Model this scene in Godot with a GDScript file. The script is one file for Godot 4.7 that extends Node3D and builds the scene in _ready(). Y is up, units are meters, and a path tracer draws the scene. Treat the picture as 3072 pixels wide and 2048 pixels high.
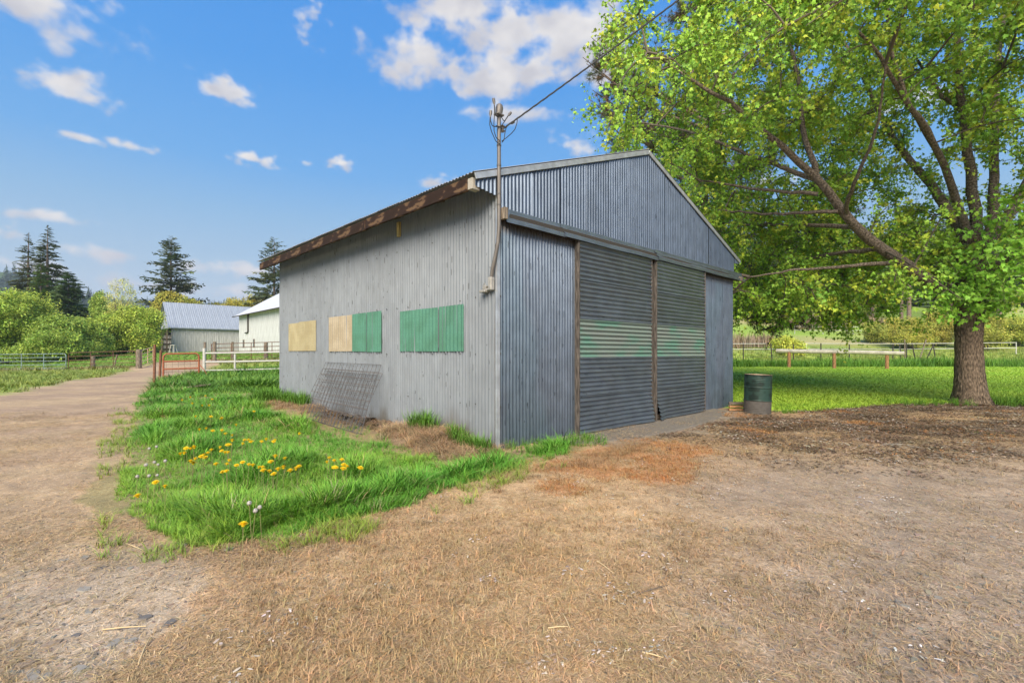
extends Node3D
# A corrugated metal farm shed in spring, maple on the right, farmyard on the left.
# World: camera at the origin 1.4 m up, looking along -Z. The shed has its own axes: x along its door front, z out of the front.

const EYE := 1.4
const SHED_AT := Vector3(-0.21, 0, -6.924)
const SHED_TURN := 0.76843
const WHITE := Color(1, 1, 1)

var M := {}
var TX := {}
var TXM := {}
var used := {}
var n_low := FastNoiseLite.new()
var n_mid := FastNoiseLite.new()
var n_hi := FastNoiseLite.new()
var shed_xf: Transform3D
var shed_inv: Transform3D

# ------------------------------------------------------------------ mesh builder
class MB:
	var v := PackedVector3Array()
	var n := PackedVector3Array()
	var u := PackedVector2Array()
	var c := PackedColorArray()
	var i := PackedInt32Array()
	var uvo := Vector2.ZERO
	func vert(p: Vector3, nn: Vector3, uv := Vector2.ZERO, col := Color(1, 1, 1)) -> int:
		v.append(p); n.append(nn); u.append(uv); c.append(col)
		return v.size() - 1
	func tri_i(a: int, b: int, d: int) -> void:   # counter-clockwise from outside
		i.append(a); i.append(d); i.append(b)
	func tri(a: Vector3, b: Vector3, d: Vector3, col := Color(1, 1, 1)) -> void:
		var nn := (b - a).cross(d - a).normalized()
		tri_i(vert(a, nn, Vector2.ZERO, col), vert(b, nn, Vector2.ZERO, col), vert(d, nn, Vector2.ZERO, col))
	func quad(a: Vector3, b: Vector3, d: Vector3, e: Vector3, col := Color(1, 1, 1)) -> void:
		var nn := (b - a).cross(e - a).normalized()
		var k := vert(a, nn, Vector2(0, 0), col)
		vert(b, nn, Vector2(1, 0), col); vert(d, nn, Vector2(1, 1), col); vert(e, nn, Vector2(0, 1), col)
		tri_i(k, k + 1, k + 2); tri_i(k, k + 2, k + 3)
	func box(xf: Transform3D, s: Vector3, col := Color(1, 1, 1), bev := 0.0) -> void:
		var h := s * 0.5
		var b: float = minf(bev, minf(h.x, minf(h.y, h.z)) * 0.9)
		var g := func(x: float, y: float, z: float) -> Vector3: return xf * Vector3(x, y, z)
		for ax in 3:
			for sg in [-1.0, 1.0]:
				var a := Vector3.ZERO; a[ax] = sg
				var p := Vector3.ZERO; p[(ax + 1) % 3] = 1.0
				var q := a.cross(p)
				var hp: float = absf(p.dot(h)) - b
				var hq: float = absf(q.dot(h)) - b
				var o: Vector3 = a * absf(a.dot(h))
				quad(xf * (o - p * hp - q * hq), xf * (o + p * hp - q * hq), xf * (o + p * hp + q * hq), xf * (o - p * hp + q * hq), col)
		if b > 0.0:
			for ax in 3:
				var pa := (ax + 1) % 3
				var qa := (ax + 2) % 3
				for s1 in [-1.0, 1.0]:
					for s2 in [-1.0, 1.0]:
						var A := Vector3.ZERO; A[pa] = s1 * h[pa]; A[qa] = s2 * (h[qa] - b)
						var B := Vector3.ZERO; B[pa] = s1 * (h[pa] - b); B[qa] = s2 * h[qa]
						var L := Vector3.ZERO; L[ax] = h[ax] - b
						if s1 * s2 > 0: quad(xf * (A - L), xf * (B - L), xf * (B + L), xf * (A + L), col)
						else: quad(xf * (A + L), xf * (B + L), xf * (B - L), xf * (A - L), col)
			for sx in [-1.0, 1.0]:
				for sy in [-1.0, 1.0]:
					for sz in [-1.0, 1.0]:
						var A := xf * Vector3(sx * h.x, sy * (h.y - b), sz * (h.z - b))
						var B := xf * Vector3(sx * (h.x - b), sy * h.y, sz * (h.z - b))
						var C := xf * Vector3(sx * (h.x - b), sy * (h.y - b), sz * h.z)
						if sx * sy * sz > 0: tri(A, B, C, col)
						else: tri(A, C, B, col)
	func tube(p: Array, r: Array, sides := 8, col := Color(1, 1, 1), caps := true, rough := 0.0) -> void:
		var m := p.size()
		var base := v.size()
		var t0: Vector3 = (p[1] - p[0]).normalized()
		var ref := Vector3.UP if absf(t0.y) < 0.9 else Vector3.RIGHT
		var side := t0.cross(ref).normalized()
		for k in m:
			var t: Vector3 = ((p[mini(k + 1, m - 1)] as Vector3) - (p[maxi(k - 1, 0)] as Vector3)).normalized()
			side = (side - t * side.dot(t)).normalized()
			var up := t.cross(side)
			for j in sides + 1:
				var a := TAU * j / sides
				var d := side * cos(a) + up * sin(a)
				var rr: float = r[k]
				if rough > 0.0: rr *= 1.0 + rough * sin(a * 3.0 + k * 1.7) + rough * 0.7 * sin(a * 7.0 + k * 2.9)
				vert(p[k] + d * rr, d, Vector2(float(j) / sides, k), col)
		for k in m - 1:
			for j in sides:
				var a := base + k * (sides + 1) + j
				var b := a + sides + 1
				tri_i(a, a + 1, b + 1); tri_i(a, b + 1, b)
		if caps:
			for e in [0, m - 1]:
				var t: Vector3 = (p[0] - p[1]).normalized() if e == 0 else (p[m - 1] - p[m - 2]).normalized()
				var o := vert(p[e], t, Vector2.ZERO, col)
				var ring := []
				for j in sides: ring.append(vert(v[base + e * (sides + 1) + j], t, Vector2.ZERO, col))
				for j in sides:
					if e == 0: tri_i(o, ring[(j + 1) % sides], ring[j])
					else: tri_i(o, ring[j], ring[(j + 1) % sides])
	func lathe(prof: Array, sides: int, xf := Transform3D.IDENTITY, col := Color(1, 1, 1)) -> void:   # prof: Vector2(radius, height), upwards along the outside
		for k in prof.size() - 1:
			var A: Vector2 = prof[k]
			var B: Vector2 = prof[k + 1]
			var sl := Vector2(B.y - A.y, A.x - B.x).normalized()
			var base := v.size()
			for j in sides + 1:
				var a := TAU * j / sides
				var d := Vector3(cos(a), 0, -sin(a))
				var nn := (xf.basis * (d * sl.x + Vector3.UP * sl.y)).normalized()
				vert(xf * (d * A.x + Vector3.UP * A.y), nn, Vector2(float(j) / sides, A.y), col)
				vert(xf * (d * B.x + Vector3.UP * B.y), nn, Vector2(float(j) / sides, B.y), col)
			for j in sides:
				var a := base + j * 2
				tri_i(a, a + 2, a + 3); tri_i(a, a + 3, a + 1)
	# corrugated sheet: o corner, ud across the ribs, vd along them, nd outwards; lo/hi: length limits at both sides
	func corr(o: Vector3, ud: Vector3, vd: Vector3, nd: Vector3, w: float, lo0: float, hi0: float, lo1: float, hi1: float, pitch: float, amp: float, ph := 0.0, rows := 1, fcol = null, bend = null) -> void:
		var cols: int = maxi(2, int(ceil(w / pitch * 8.0)))
		var base := v.size()
		for k in cols + 1:
			var f := float(k) / cols
			var x := f * w
			var a := TAU * (x / pitch) + ph
			var off := amp * sin(a)
			var nn := (nd - ud * (amp * TAU / pitch * cos(a))).normalized()
			var l: float = lerpf(lo0, lo1, f)
			var h: float = lerpf(hi0, hi1, f)
			for j in rows + 1:
				var y: float = lerpf(l, h, float(j) / rows)
				var col: Color = fcol.call(x, y) if fcol != null else Color(1, 1, 1)
				var ex: float = bend.call(x, y) if bend != null else 0.0
				vert(o + ud * x + vd * y + nd * (off + ex), nn, Vector2(x, y) + uvo, col)
		for k in cols:
			for j in rows:
				var a := base + k * (rows + 1) + j
				var b := a + rows + 1
				if ud.cross(vd).dot(nd) > 0.0:
					tri_i(a, b, b + 1); tri_i(a, b + 1, a + 1)
				else:
					tri_i(a, b + 1, b); tri_i(a, a + 1, b + 1)
	func mesh() -> ArrayMesh:
		var a := []
		a.resize(Mesh.ARRAY_MAX)
		a[Mesh.ARRAY_VERTEX] = v; a[Mesh.ARRAY_NORMAL] = n; a[Mesh.ARRAY_TEX_UV] = u; a[Mesh.ARRAY_COLOR] = c; a[Mesh.ARRAY_INDEX] = i
		var m := ArrayMesh.new()
		m.add_surface_from_arrays(Mesh.PRIMITIVE_TRIANGLES, a)
		return m

class Inst:
	var b := PackedFloat32Array()
	func add(m: Basis, o: Vector3, c: Color) -> void:
		b.append_array(PackedFloat32Array([m.x.x, m.y.x, m.z.x, o.x, m.x.y, m.y.y, m.z.y, o.y, m.x.z, m.y.z, m.z.z, o.z, c.r, c.g, c.b, 1.0]))

# ------------------------------------------------------------------ scene helpers
func numbered(called: String) -> String:
	var k: int = used.get(called, -1) + 1
	used[called] = k
	return called if k == 0 else "%s_%03d" % [called, k]

func thing(called: String, label: String, category: String, at := Vector3.ZERO, turn := 0.0, group := "") -> Node3D:
	var o := Node3D.new()
	o.name = numbered(called)
	add_child(o)
	o.position = at; o.rotation.y = turn
	o.set_meta("label", label); o.set_meta("category", category)
	if group != "": o.set_meta("group", group)
	return o

func part(called: String, mb, m: Material, parent: Node) -> MeshInstance3D:
	var o := MeshInstance3D.new()
	o.name = called
	o.mesh = mb.mesh() if mb is MB else mb
	o.material_override = m
	parent.add_child(o, true)
	return o

func single(called: String, mb, m: Material, label: String, category: String, at := Vector3.ZERO, turn := 0.0, group := "") -> MeshInstance3D:
	var o := part(numbered(called), mb, m, self)
	o.position = at; o.rotation.y = turn
	o.set_meta("label", label); o.set_meta("category", category)
	if group != "": o.set_meta("group", group)
	return o

func struct(called: String, mb, m: Material) -> MeshInstance3D:
	var o := part(numbered(called), mb, m, self)
	o.set_meta("kind", "structure")
	return o

func many(called: String, mesh: Mesh, m: Material, it: Inst, parent: Node, kind := "") -> MultiMeshInstance3D:
	var mm := MultiMesh.new()
	mm.transform_format = MultiMesh.TRANSFORM_3D
	mm.use_colors = true
	mm.mesh = mesh
	mm.instance_count = it.b.size() / 16
	mm.buffer = it.b
	var o := MultiMeshInstance3D.new()
	o.name = numbered(called) if parent == self else called
	o.multimesh = mm
	o.material_override = m
	parent.add_child(o, true)
	if kind != "" or parent != self: o.set_meta("kind", "stuff")
	return o

func stuff(called: String, mesh: Mesh, m: Material, it: Inst, label: String, category: String) -> void:
	var o := many(called, mesh, m, it, self, "stuff")
	o.set_meta("label", label); o.set_meta("category", category)

func stuff_of(called: String, child: String, meshes: Array, m: Material, its: Array, label: String, category: String) -> void:
	var t := thing(called, label, category)
	t.set_meta("kind", "stuff")
	for k in meshes.size(): many(child, meshes[k], m, its[k], t, "stuff")

func lin(r: float, g: float, b: float) -> Color:
	return Color(r, g, b).linear_to_srgb()

func mat(r: float, g: float, b: float, rough := 0.8, metal := 0.0, tex: Texture2D = null, sc := Vector3.ONE, vc := false) -> StandardMaterial3D:
	var m := StandardMaterial3D.new()
	m.albedo_color = lin(r, g, b)
	m.roughness = rough; m.metallic = metal
	m.vertex_color_use_as_albedo = vc
	m.metallic_specular = 0.4
	if tex:
		if TXM.has(tex):
			var k: float = TXM[tex]
			m.albedo_color = lin(minf(r / k, 1.0), minf(g / k, 1.0), minf(b / k, 1.0))
		m.albedo_texture = tex
		m.uv1_triplanar = true
		m.uv1_scale = sc
	return m

func noise_tex(size: int, freq: float, oct: int, lo: Color, hi: Color, seed_ := 1, kind := FastNoiseLite.TYPE_SIMPLEX_SMOOTH, mids := []) -> NoiseTexture2D:
	var f := FastNoiseLite.new()
	f.seed = seed_; f.frequency = freq; f.fractal_octaves = oct; f.noise_type = kind
	var t := NoiseTexture2D.new()
	t.width = size; t.height = size; t.seamless = true; t.noise = f
	var g := Gradient.new()
	g.set_color(0, lo); g.set_color(1, hi)
	for m in mids: g.add_point(m[0], m[1])
	t.color_ramp = g
	TXM[t] = lo.lerp(hi, 0.5).srgb_to_linear().get_luminance()
	if mids.size(): TXM[t] = 1.0
	return t

func height_tex(size: int, freq: float, oct: int, seed_ := 1) -> NoiseTexture2D:
	return noise_tex(size, freq, oct, Color(0, 0, 0), Color(1, 1, 1), seed_)

func grey(x: float) -> Color: return Color(x, x, x)

func ss(a: float, b: float, x: float) -> float: return smoothstep(a, b, x)

func jit(rng: RandomNumberGenerator, c: Color, k: float) -> Color:
	var f := 1.0 + rng.randf_range(-k, k)
	return Color(c.r * f * (1.0 + rng.randf_range(-k, k) * 0.5), c.g * f, c.b * f * (1.0 + rng.randf_range(-k, k) * 0.5))

func look(dir: Vector3, roll := 0.0) -> Basis:   # y axis along dir
	var y := dir.normalized()
	var ref := Vector3.UP if absf(y.y) < 0.95 else Vector3.RIGHT
	var x := y.cross(ref).normalized().rotated(y, roll)
	return Basis(x, y, x.cross(y))

func rdir(rng: RandomNumberGenerator) -> Vector3:
	var z := rng.randf_range(-1, 1)
	var a := rng.randf() * TAU
	var s := sqrt(1 - z * z)
	return Vector3(s * cos(a), z, s * sin(a))

func at_px(u: float, v: float, d: float) -> Vector3:   # a point d metres ahead, from where a thing shows in the photograph
	return Vector3((u - 1536.0) / 1464.0 * d, EYE - (v - 1056.0) / 1464.0 * d, -d)

func on_ground(u: float, d: float) -> Vector3:
	var x := (u - 1536.0) / 1464.0 * d
	return Vector3(x, gh(x, -d), -d)

# ------------------------------------------------------------------ terrain
func gh(x: float, z: float) -> float:
	var d := -z
	var h := 0.0
	h += 1.35 * ss(26.0, 50.0, d + 0.6 * (x + 22.0)) * ss(8.0, -2.0, x)
	if x > 0.0:
		var xr := ss(0.0, 10.0, x)
		h += xr * (0.34 * ss(12.0, 32.0, d) + 0.75 * ss(38.0, 60.0, d))
		if d > 58.0:
			var lat := ss(0.05, 0.38, x / d)
			h += lat * 36.0 * pow(clampf((d - 58.0) / 150.0, 0.0, 1.25), 1.3)
	var q := shed_local(x, z)
	# thatch bank heaped along the side wall, apron cut, ruts in the drive
	if q.x < 0.1 and q.x > -2.2 and q.y < 0.9 and q.y > -9.0:
		var along := ss(-0.25, -0.8, q.y) * ss(-9.0, -8.0, q.y)
		h += along * (1.0 - 0.7 * ss(-6.0, -5.3, q.y) * ss(-1.9, -2.6, q.y)) * (0.16 + 0.05 * n_mid.get_noise_2d(x * 1.2, z * 1.2)) * ss(-1.05, -0.35, q.x) * ss(0.25, 0.0, q.x)
	if d < 9.0 and x > 0.5: h -= 0.018 * wheel_rut(x, z)
	if d < 40.0:
		h += 0.025 * n_low.get_noise_2d(x * 3.0, z * 3.0) + 0.012 * n_mid.get_noise_2d(x * 3.0, z * 3.0)
		if d < 15.0: h += 0.006 * n_hi.get_noise_2d(x * 4.0, z * 4.0)
	else:
		h += 0.15 * n_low.get_noise_2d(x, z)
	return h

func shed_local(x: float, z: float) -> Vector2:   # (along the front, out of the front)
	var p := shed_inv * Vector3(x, 0, z)
	return Vector2(p.x, p.z)

func to_world(x: float, y: float, z: float) -> Vector3: return shed_xf * Vector3(x, y, z)

var P_PATCH := PackedVector2Array([Vector2(-15.2, -20.5), Vector2(-13.4, -18.2), Vector2(-8.1, -10.36), Vector2(-5.02, -6.24), Vector2(-3.75, -4.7), Vector2(-2.9, -3.8), Vector2(-2.35, -3.5), Vector2(-1.8, -3.65), Vector2(-1.5, -4.11), Vector2(-0.95, -4.73), Vector2(-0.38, -5.57), Vector2(0.13, -6.24), Vector2(0.75, -6.75), Vector2(1.15, -7.2), Vector2(0.85, -7.75), Vector2(-0.21, -6.92), Vector2(-6.28, -13.2), Vector2(-3.0, -17.0), Vector2(-5.0, -31.0), Vector2(-13.0, -31.0), Vector2(-17.5, -27.5)])
var P_LAWN := PackedVector2Array([Vector2(5.3, -12.4), Vector2(6.19, -11.6), Vector2(7.83, -12.12), Vector2(9.49, -12.85), Vector2(11.5, -13.1), Vector2(13.6, -12.9), Vector2(14.8, -11.6), Vector2(18.0, -10.6), Vector2(45, -10), Vector2(60, -60), Vector2(20, -60), Vector2(3, -24), Vector2(0, -19.3)])
var P_ROAD := PackedVector2Array([Vector2(-26, 6), Vector2(-14.0, -11.0), Vector2(-17.06, -16.26), Vector2(-19.95, -20.78), Vector2(-23.03, -27.29), Vector2(-28.88, -37.8), Vector2(-30, -41), Vector2(-24, -41), Vector2(-20, -33), Vector2(-18.0, -27.5), Vector2(-15.4, -20.5), Vector2(-13.6, -18.2), Vector2(-8.2, -10.36), Vector2(-5.1, -6.24), Vector2(-3.8, -4.7), Vector2(-2.9, -3.7), Vector2(-2.3, -3.2), Vector2(-1.4, -1.6), Vector2(-1.0, 6)])
var ORANGE := [[0.55, -6.0, 0.35], [1.45, -6.75, 0.5], [2.1, -7.4, 0.42], [2.45, -6.85, 0.4], [1.1, -5.75, 0.42], [1.9, -6.1, 0.35], [0.55, -5.05, 0.25], [5.05, -10.8, 0.35], [1.6, -5.5, 0.35], [4.3, -8.7, 0.3], [7.6, -11.2, 0.3], [6.9, -9.6, 0.25]]

func ground_look(x: float, z: float) -> Array:   # [zone, colour]; zones: 0 bare yard, 1 drive, 2 lawn and meadow, 3 rough grass
	var wx := x + 0.22 * n_mid.get_noise_2d(x * 2.0, z * 2.0) + 0.5 * n_low.get_noise_2d(x * 2.0, z * 2.0 + 40.0)
	var wz := z + 0.22 * n_mid.get_noise_2d(x * 2.0 + 31.0, z * 2.0) + 0.5 * n_low.get_noise_2d(x * 2.0 + 70.0, z * 2.0)
	var p := Vector2(wx, wz)
	var a := n_low.get_noise_2d(x * 2.5, z * 2.5)
	var b := n_mid.get_noise_2d(x * 4.0, z * 4.0)
	var c := n_hi.get_noise_2d(x * 6.0, z * 6.0)
	var q := shed_local(x, z)
	if Geometry2D.is_point_in_polygon(p, P_PATCH):
		if q.x > -0.62 + 0.3 * b - 0.25 * ss(-2.5, -0.5, q.y) and q.x < 0.2 and q.y > -8.4 and q.y < 0.4:
			return [0, Color(0.26, 0.185, 0.115) * (1.0 + 0.4 * c + 0.25 * b)]
		var strip := ss(1.3, 0.3, absf(z + 15.6 + 0.12 * x)) * ss(-12.5, -10.5, x)
		return [3, Color(0.27, 0.22, 0.105).lerp(Color(0.36, 0.27, 0.14), strip) * (1.0 + 0.3 * b + 0.2 * c)]
	if Geometry2D.is_point_in_polygon(p, P_LAWN):
		return [2, Color(0.33, 0.47, 0.05).lerp(Color(0.46, 0.46, 0.10), clampf(0.5 + 1.2 * a, 0.0, 1.0) * 0.6) * (1.0 + 0.22 * b + 0.2 * c)]
	if Geometry2D.is_point_in_polygon(p, P_ROAD):
		var tr := n_low.get_noise_2d((x * 0.72 + z * 0.69) * 6.0, (x * -0.69 + z * 0.72) * 0.8)
		var col := Color(0.40, 0.29, 0.175).lerp(Color(0.33, 0.235, 0.155), clampf(0.5 + tr * 1.6, 0.0, 1.0))
		var gv := ss(2.2, 0.9, Vector2(x + 2.6, (z + 2.2) * 1.1).length() + 0.5 * b)
		col = col.lerp(Color(0.38, 0.30, 0.215), gv)
		return [1, col * (1.0 + 0.22 * b + 0.28 * c)]
	if -z > 19.0 or x < -14.0 or x > 22.0:
		var m := Color(0.20, 0.30, 0.05).lerp(Color(0.34, 0.32, 0.09), clampf(0.4 + 1.3 * a, 0.0, 1.0) * 0.6)
		if -z > 70.0 and x > 20.0:
			m = Color(0.23, 0.34, 0.05).lerp(Color(0.36, 0.30, 0.15), clampf(n_low.get_noise_2d(x * 0.6, z * 0.6) * 2.0 + 0.25, 0.0, 0.85))
		return [2, m * (1.0 + 0.2 * b)]
	# bare yard: thatch of cut hay, leaf litter under the maple, rusty dead grass by the door
	var col2 := Color(0.49, 0.34, 0.195)
	col2 = col2.lerp(Color(0.30, 0.205, 0.125), clampf(0.45 + 1.5 * a, 0.0, 1.0) * 0.7)
	var lit := litter_zone(x, z)
	col2 = col2.lerp(Color(0.185, 0.135, 0.095), lit * 0.85)
	var gr := gravel_zone(x, z)
	col2 = col2.lerp(Color(0.305, 0.238, 0.18), gr * 0.9)
	var rut := wheel_rut(x, z)
	col2 = col2.lerp(Color(0.27, 0.215, 0.165), rut * clampf(0.6 + 0.9 * b, 0.2, 1.0))
	for o in ORANGE:
		var dd: float = Vector2(x - o[0], z - o[1]).length() / o[2]
		col2 = col2.lerp(Color(0.44, 0.20, 0.08), 0.75 * ss(1.25, 0.5, dd + 0.7 * b + 0.4 * c))
	var ms := clampf(n_mid.get_noise_2d(x * 1.3 + 90.0, z * 1.3) * 3.0 - 0.9, 0.0, 1.0)
	col2 = col2.lerp(Color(0.23, 0.21, 0.06), ms * lit)
	if q.y > -0.2 and q.y < 1.25 + 0.3 * b and q.x > 1.3 and q.x < 7.2:
		col2 = col2.lerp(Color(0.24, 0.205, 0.165), 0.8)
	return [0, col2 * (1.0 + 0.22 * b + 0.3 * c)]

func litter_zone(x: float, z: float) -> float:
	var a := n_low.get_noise_2d(x * 2.5, z * 2.5)
	var b := n_mid.get_noise_2d(x * 4.0, z * 4.0)
	return ss(-5.0, -9.6, z - 0.05 * x + 2.2 * a + 1.4 * b) * ss(1.6, 4.4, x + 1.5 * a + 0.8 * b) * clampf(0.75 + 1.1 * n_mid.get_noise_2d(x * 2.2 + 17.0, z * 2.2), 0.25, 1.0)

func gravel_zone(x: float, z: float) -> float:
	return ss(-1.3, 2.0, x - 0.62 * (-z - 2.07) + 0.9 * n_low.get_noise_2d(x * 2.5, z * 2.5) + 0.4 * n_mid.get_noise_2d(x * 2.0, z * 2.0)) * ss(-8.2, -5.2, z) * ss(0.0, 1.2, x)

func wheel_rut(x: float, z: float) -> float:   # two pairs of tyre tracks curving in from the right
	if x < 0.5 or z < -9.0: return 0.0
	var k := 0.0
	for o in [0.0, 1.55, 2.6]:
		var c: float = 1.55 + o + 0.62 * (-z - 2.0) + 0.10 * pow(maxf(0.0, -z - 2.0), 1.6)
		k = maxf(k, ss(0.30, 0.08, absf(x - c + 0.06 * n_mid.get_noise_2d(z * 2.0, o))))
	return k * ss(-8.5, -5.5, z)

func axis(lo: float, a: float, b: float, hi: float, step: float, grow: float) -> PackedFloat32Array:
	var out := PackedFloat32Array()
	var s := step
	var x := a
	while x > lo:
		s *= grow; x -= s; out.append(x)
	out.reverse()
	x = a
	while x < b:
		out.append(x); x += step
	s = step
	while x < hi:
		out.append(x); s *= grow; x += s
	out.append(hi)
	return out

# ------------------------------------------------------------------ sky: blue air with fair-weather clouds
func make_sky(gain: float) -> PanoramaSkyMaterial:
	var W := 3072
	var H := 1536
	var img := Image.create(W, H, false, Image.FORMAT_RGBF)
	var stops := [[0.0, Color8(204, 214, 226)], [5.0, Color8(194, 210, 227)], [9.0, Color8(172, 201, 228)], [14.0, Color8(146, 190, 230)], [19.0, Color8(112, 176, 237)], [28.0, Color8(84, 160, 236)], [38.0, Color8(70, 149, 233)], [90.0, Color8(58, 134, 222)]]
	for y in H:
		var el := 90.0 - 180.0 * (y + 0.5) / H
		var c := Color8(150, 160, 150).srgb_to_linear() * 0.6
		if el >= 0.0:
			for k in stops.size() - 1:
				if el >= stops[k][0] and el <= stops[k + 1][0]:
					var f: float = (el - stops[k][0]) / (stops[k + 1][0] - stops[k][0])
					c = (stops[k][1] as Color).srgb_to_linear().lerp((stops[k + 1][1] as Color).srgb_to_linear(), f)
		img.fill_rect(Rect2i(0, y, W, 1), Color(c.r * gain, c.g * gain, c.b * gain))
	# clouds by azimuth, elevation, half width, half height (degrees) and thickness
	var cl := [[-44.4, 27.2, 7.0, 3.2, 1.1], [-42.5, 22.2, 3.6, 1.6, 1.0], [-30.9, 25.0, 3.1, 2.3, 0.95], [-41.4, 18.2, 2.6, 0.6, 0.85], [-37.9, 18.4, 2.4, 0.55, 0.9], [-28.0, 19.3, 2.6, 0.9, 1.0], [-19.2, 20.1, 2.4, 1.0, 1.0], [-22.6, 19.6, 1.0, 0.5, 0.6], [-22.5, 32.3, 1.9, 1.9, 0.6], [-10.5, 30.6, 7.2, 3.6, 1.35], [-7.0, 35.6, 9.0, 4.4, 1.4], [-1.5, 30.2, 8.5, 3.8, 1.5], [-4.0, 33.0, 7.0, 3.0, 1.2], [6.5, 33.0, 9.0, 5.6, 1.35], [13.0, 30.5, 5.5, 3.4, 1.0], [-0.4, 26.2, 6.6, 1.3, 0.95], [-8.2, 18.8, 3.0, 1.2, 0.95], [8.4, 23.2, 4.0, 1.7, 0.8], [-43.4, 11.4, 3.4, 0.9, 0.9], [-46.5, 9.8, 1.6, 0.9, 0.9], [-39.6, 8.7, 5.2, 1.1, 0.95], [-33.4, 8.3, 6.0, 1.2, 0.95], [-28.0, 8.4, 4.4, 0.9, 0.95], [-22.0, 7.6, 6.0, 1.0, 0.9], [-36.0, 6.4, 10.0, 1.1, 0.85], [-24.0, 5.6, 9.0, 1.0, 0.85], [-45.0, 7.2, 6.0, 1.2, 0.9], [-30.0, 4.0, 14.0, 0.9, 0.7], [22.0, 25.0, 5.0, 1.8, 0.9], [31.0, 31.0, 6.0, 2.5, 0.9], [28.0, 17.0, 4.0, 1.0, 0.8], [40.0, 22.0, 4.5, 1.5, 0.9]]
	var rng := RandomNumberGenerator.new()
	rng.seed = 77
	for k in 120:
		var az := rng.randf_range(48.0, 312.0)
		var el := 4.0 + 78.0 * pow(rng.randf(), 1.5)
		var s := rng.randf_range(0.7, 1.6) * (0.5 + el / 32.0)
		cl.append([az, el, s * rng.randf_range(2.2, 4.4) / maxf(0.35, cos(deg_to_rad(el))), s * rng.randf_range(0.9, 1.7), rng.randf_range(0.6, 1.05)])
	var f1 := FastNoiseLite.new()
	f1.seed = 5; f1.frequency = 1.0; f1.fractal_octaves = 5; f1.fractal_gain = 0.56
	var f2 := FastNoiseLite.new()
	f2.seed = 9; f2.frequency = 1.0; f2.fractal_octaves = 3
	for c in cl:
		var x0 := int(floor((c[0] - c[2] * 1.5) / 360.0 * W))
		var x1 := int((c[0] + c[2] * 1.5) / 360.0 * W)
		var y0 := maxi(0, int((90.0 - c[1] - c[3] * 1.6) / 180.0 * H))
		var y1 := mini(H / 2 - 1, int((90.0 - c[1] + c[3] * 1.6) / 180.0 * H))
		var fr := 62.0 / clampf(c[2], 1.6, 5.0)
		for y in range(y0, y1 + 1):
			var el := 90.0 - 180.0 * (y + 0.5) / H
			var dy: float = (el - c[1]) / c[3]
			var ce := cos(deg_to_rad(el))
			for xx in range(x0, x1 + 1):
				var az := 360.0 * (xx + 0.5) / W
				var dx: float = (az - c[0]) / c[2]
				var p := Vector3(sin(deg_to_rad(az)) * ce, sin(deg_to_rad(el)) * 1.5, -cos(deg_to_rad(az)) * ce) * fr
				var n := f1.get_noise_3dv(p)
				var base := dy * 1.25 if dy > 0.0 else dy * 1.05
				var dens: float = c[4] * (0.86 - sqrt(dx * dx + base * base) * 0.95) + n * 1.05
				if dens <= 0.0: continue
				var al := smoothstep(0.0, 0.85, dens) * (0.55 + 0.45 * minf(1.0, c[4]))
				var shade := clampf(0.42 - 0.5 * dy + f2.get_noise_3dv(p * 0.9 + Vector3(3, -0.5, 0)) * 0.9 + (dens - 0.4) * 0.35, 0.0, 1.0)
				var col := Color8(243, 240, 238).srgb_to_linear().lerp(Color8(204, 204, 212).srgb_to_linear(), shade)
				if el < 13.0: col = col.lerp(Color8(214, 208, 220).srgb_to_linear(), 0.6 * (13.0 - el) / 13.0)
				var px := posmod(xx, W)
				var old := img.get_pixel(px, y)
				img.set_pixel(px, y, old.lerp(Color(col.r * gain, col.g * gain, col.b * gain), al))
	var sm := PanoramaSkyMaterial.new()
	sm.panorama = ImageTexture.create_from_image(img)
	return sm

# ------------------------------------------------------------------ computed textures
func straw_image(seed_: int, strokes: int, l0: int, l1: int, base: float, lo: float, hi: float) -> ImageTexture:
	var S := 1024
	var img := Image.create(S, S, false, Image.FORMAT_RGB8)
	img.fill(grey(base))
	var rng := RandomNumberGenerator.new()
	rng.seed = seed_
	for k in strokes:
		var a := rng.randf() * PI
		var L := rng.randi_range(l0, l1)
		var x := rng.randf() * S
		var y := rng.randf() * S
		var bend := rng.randf_range(-0.03, 0.03)
		var g := rng.randf_range(lo, hi)
		var w := rng.randf_range(-0.05, 0.05)
		var col := Color(clampf(g * (1.0 + w), 0, 1), g, clampf(g * (1.0 - w * 1.6), 0, 1))
		var thick := rng.randf() < 0.35
		for j in L:
			var xi := posmod(int(x), S)
			var yi := posmod(int(y), S)
			img.set_pixel(xi, yi, col)
			if thick: img.set_pixel(posmod(xi + 1, S), yi, col)
			x += cos(a); y += sin(a); a += bend
	img.generate_mipmaps()
	return ImageTexture.create_from_image(img)

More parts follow.
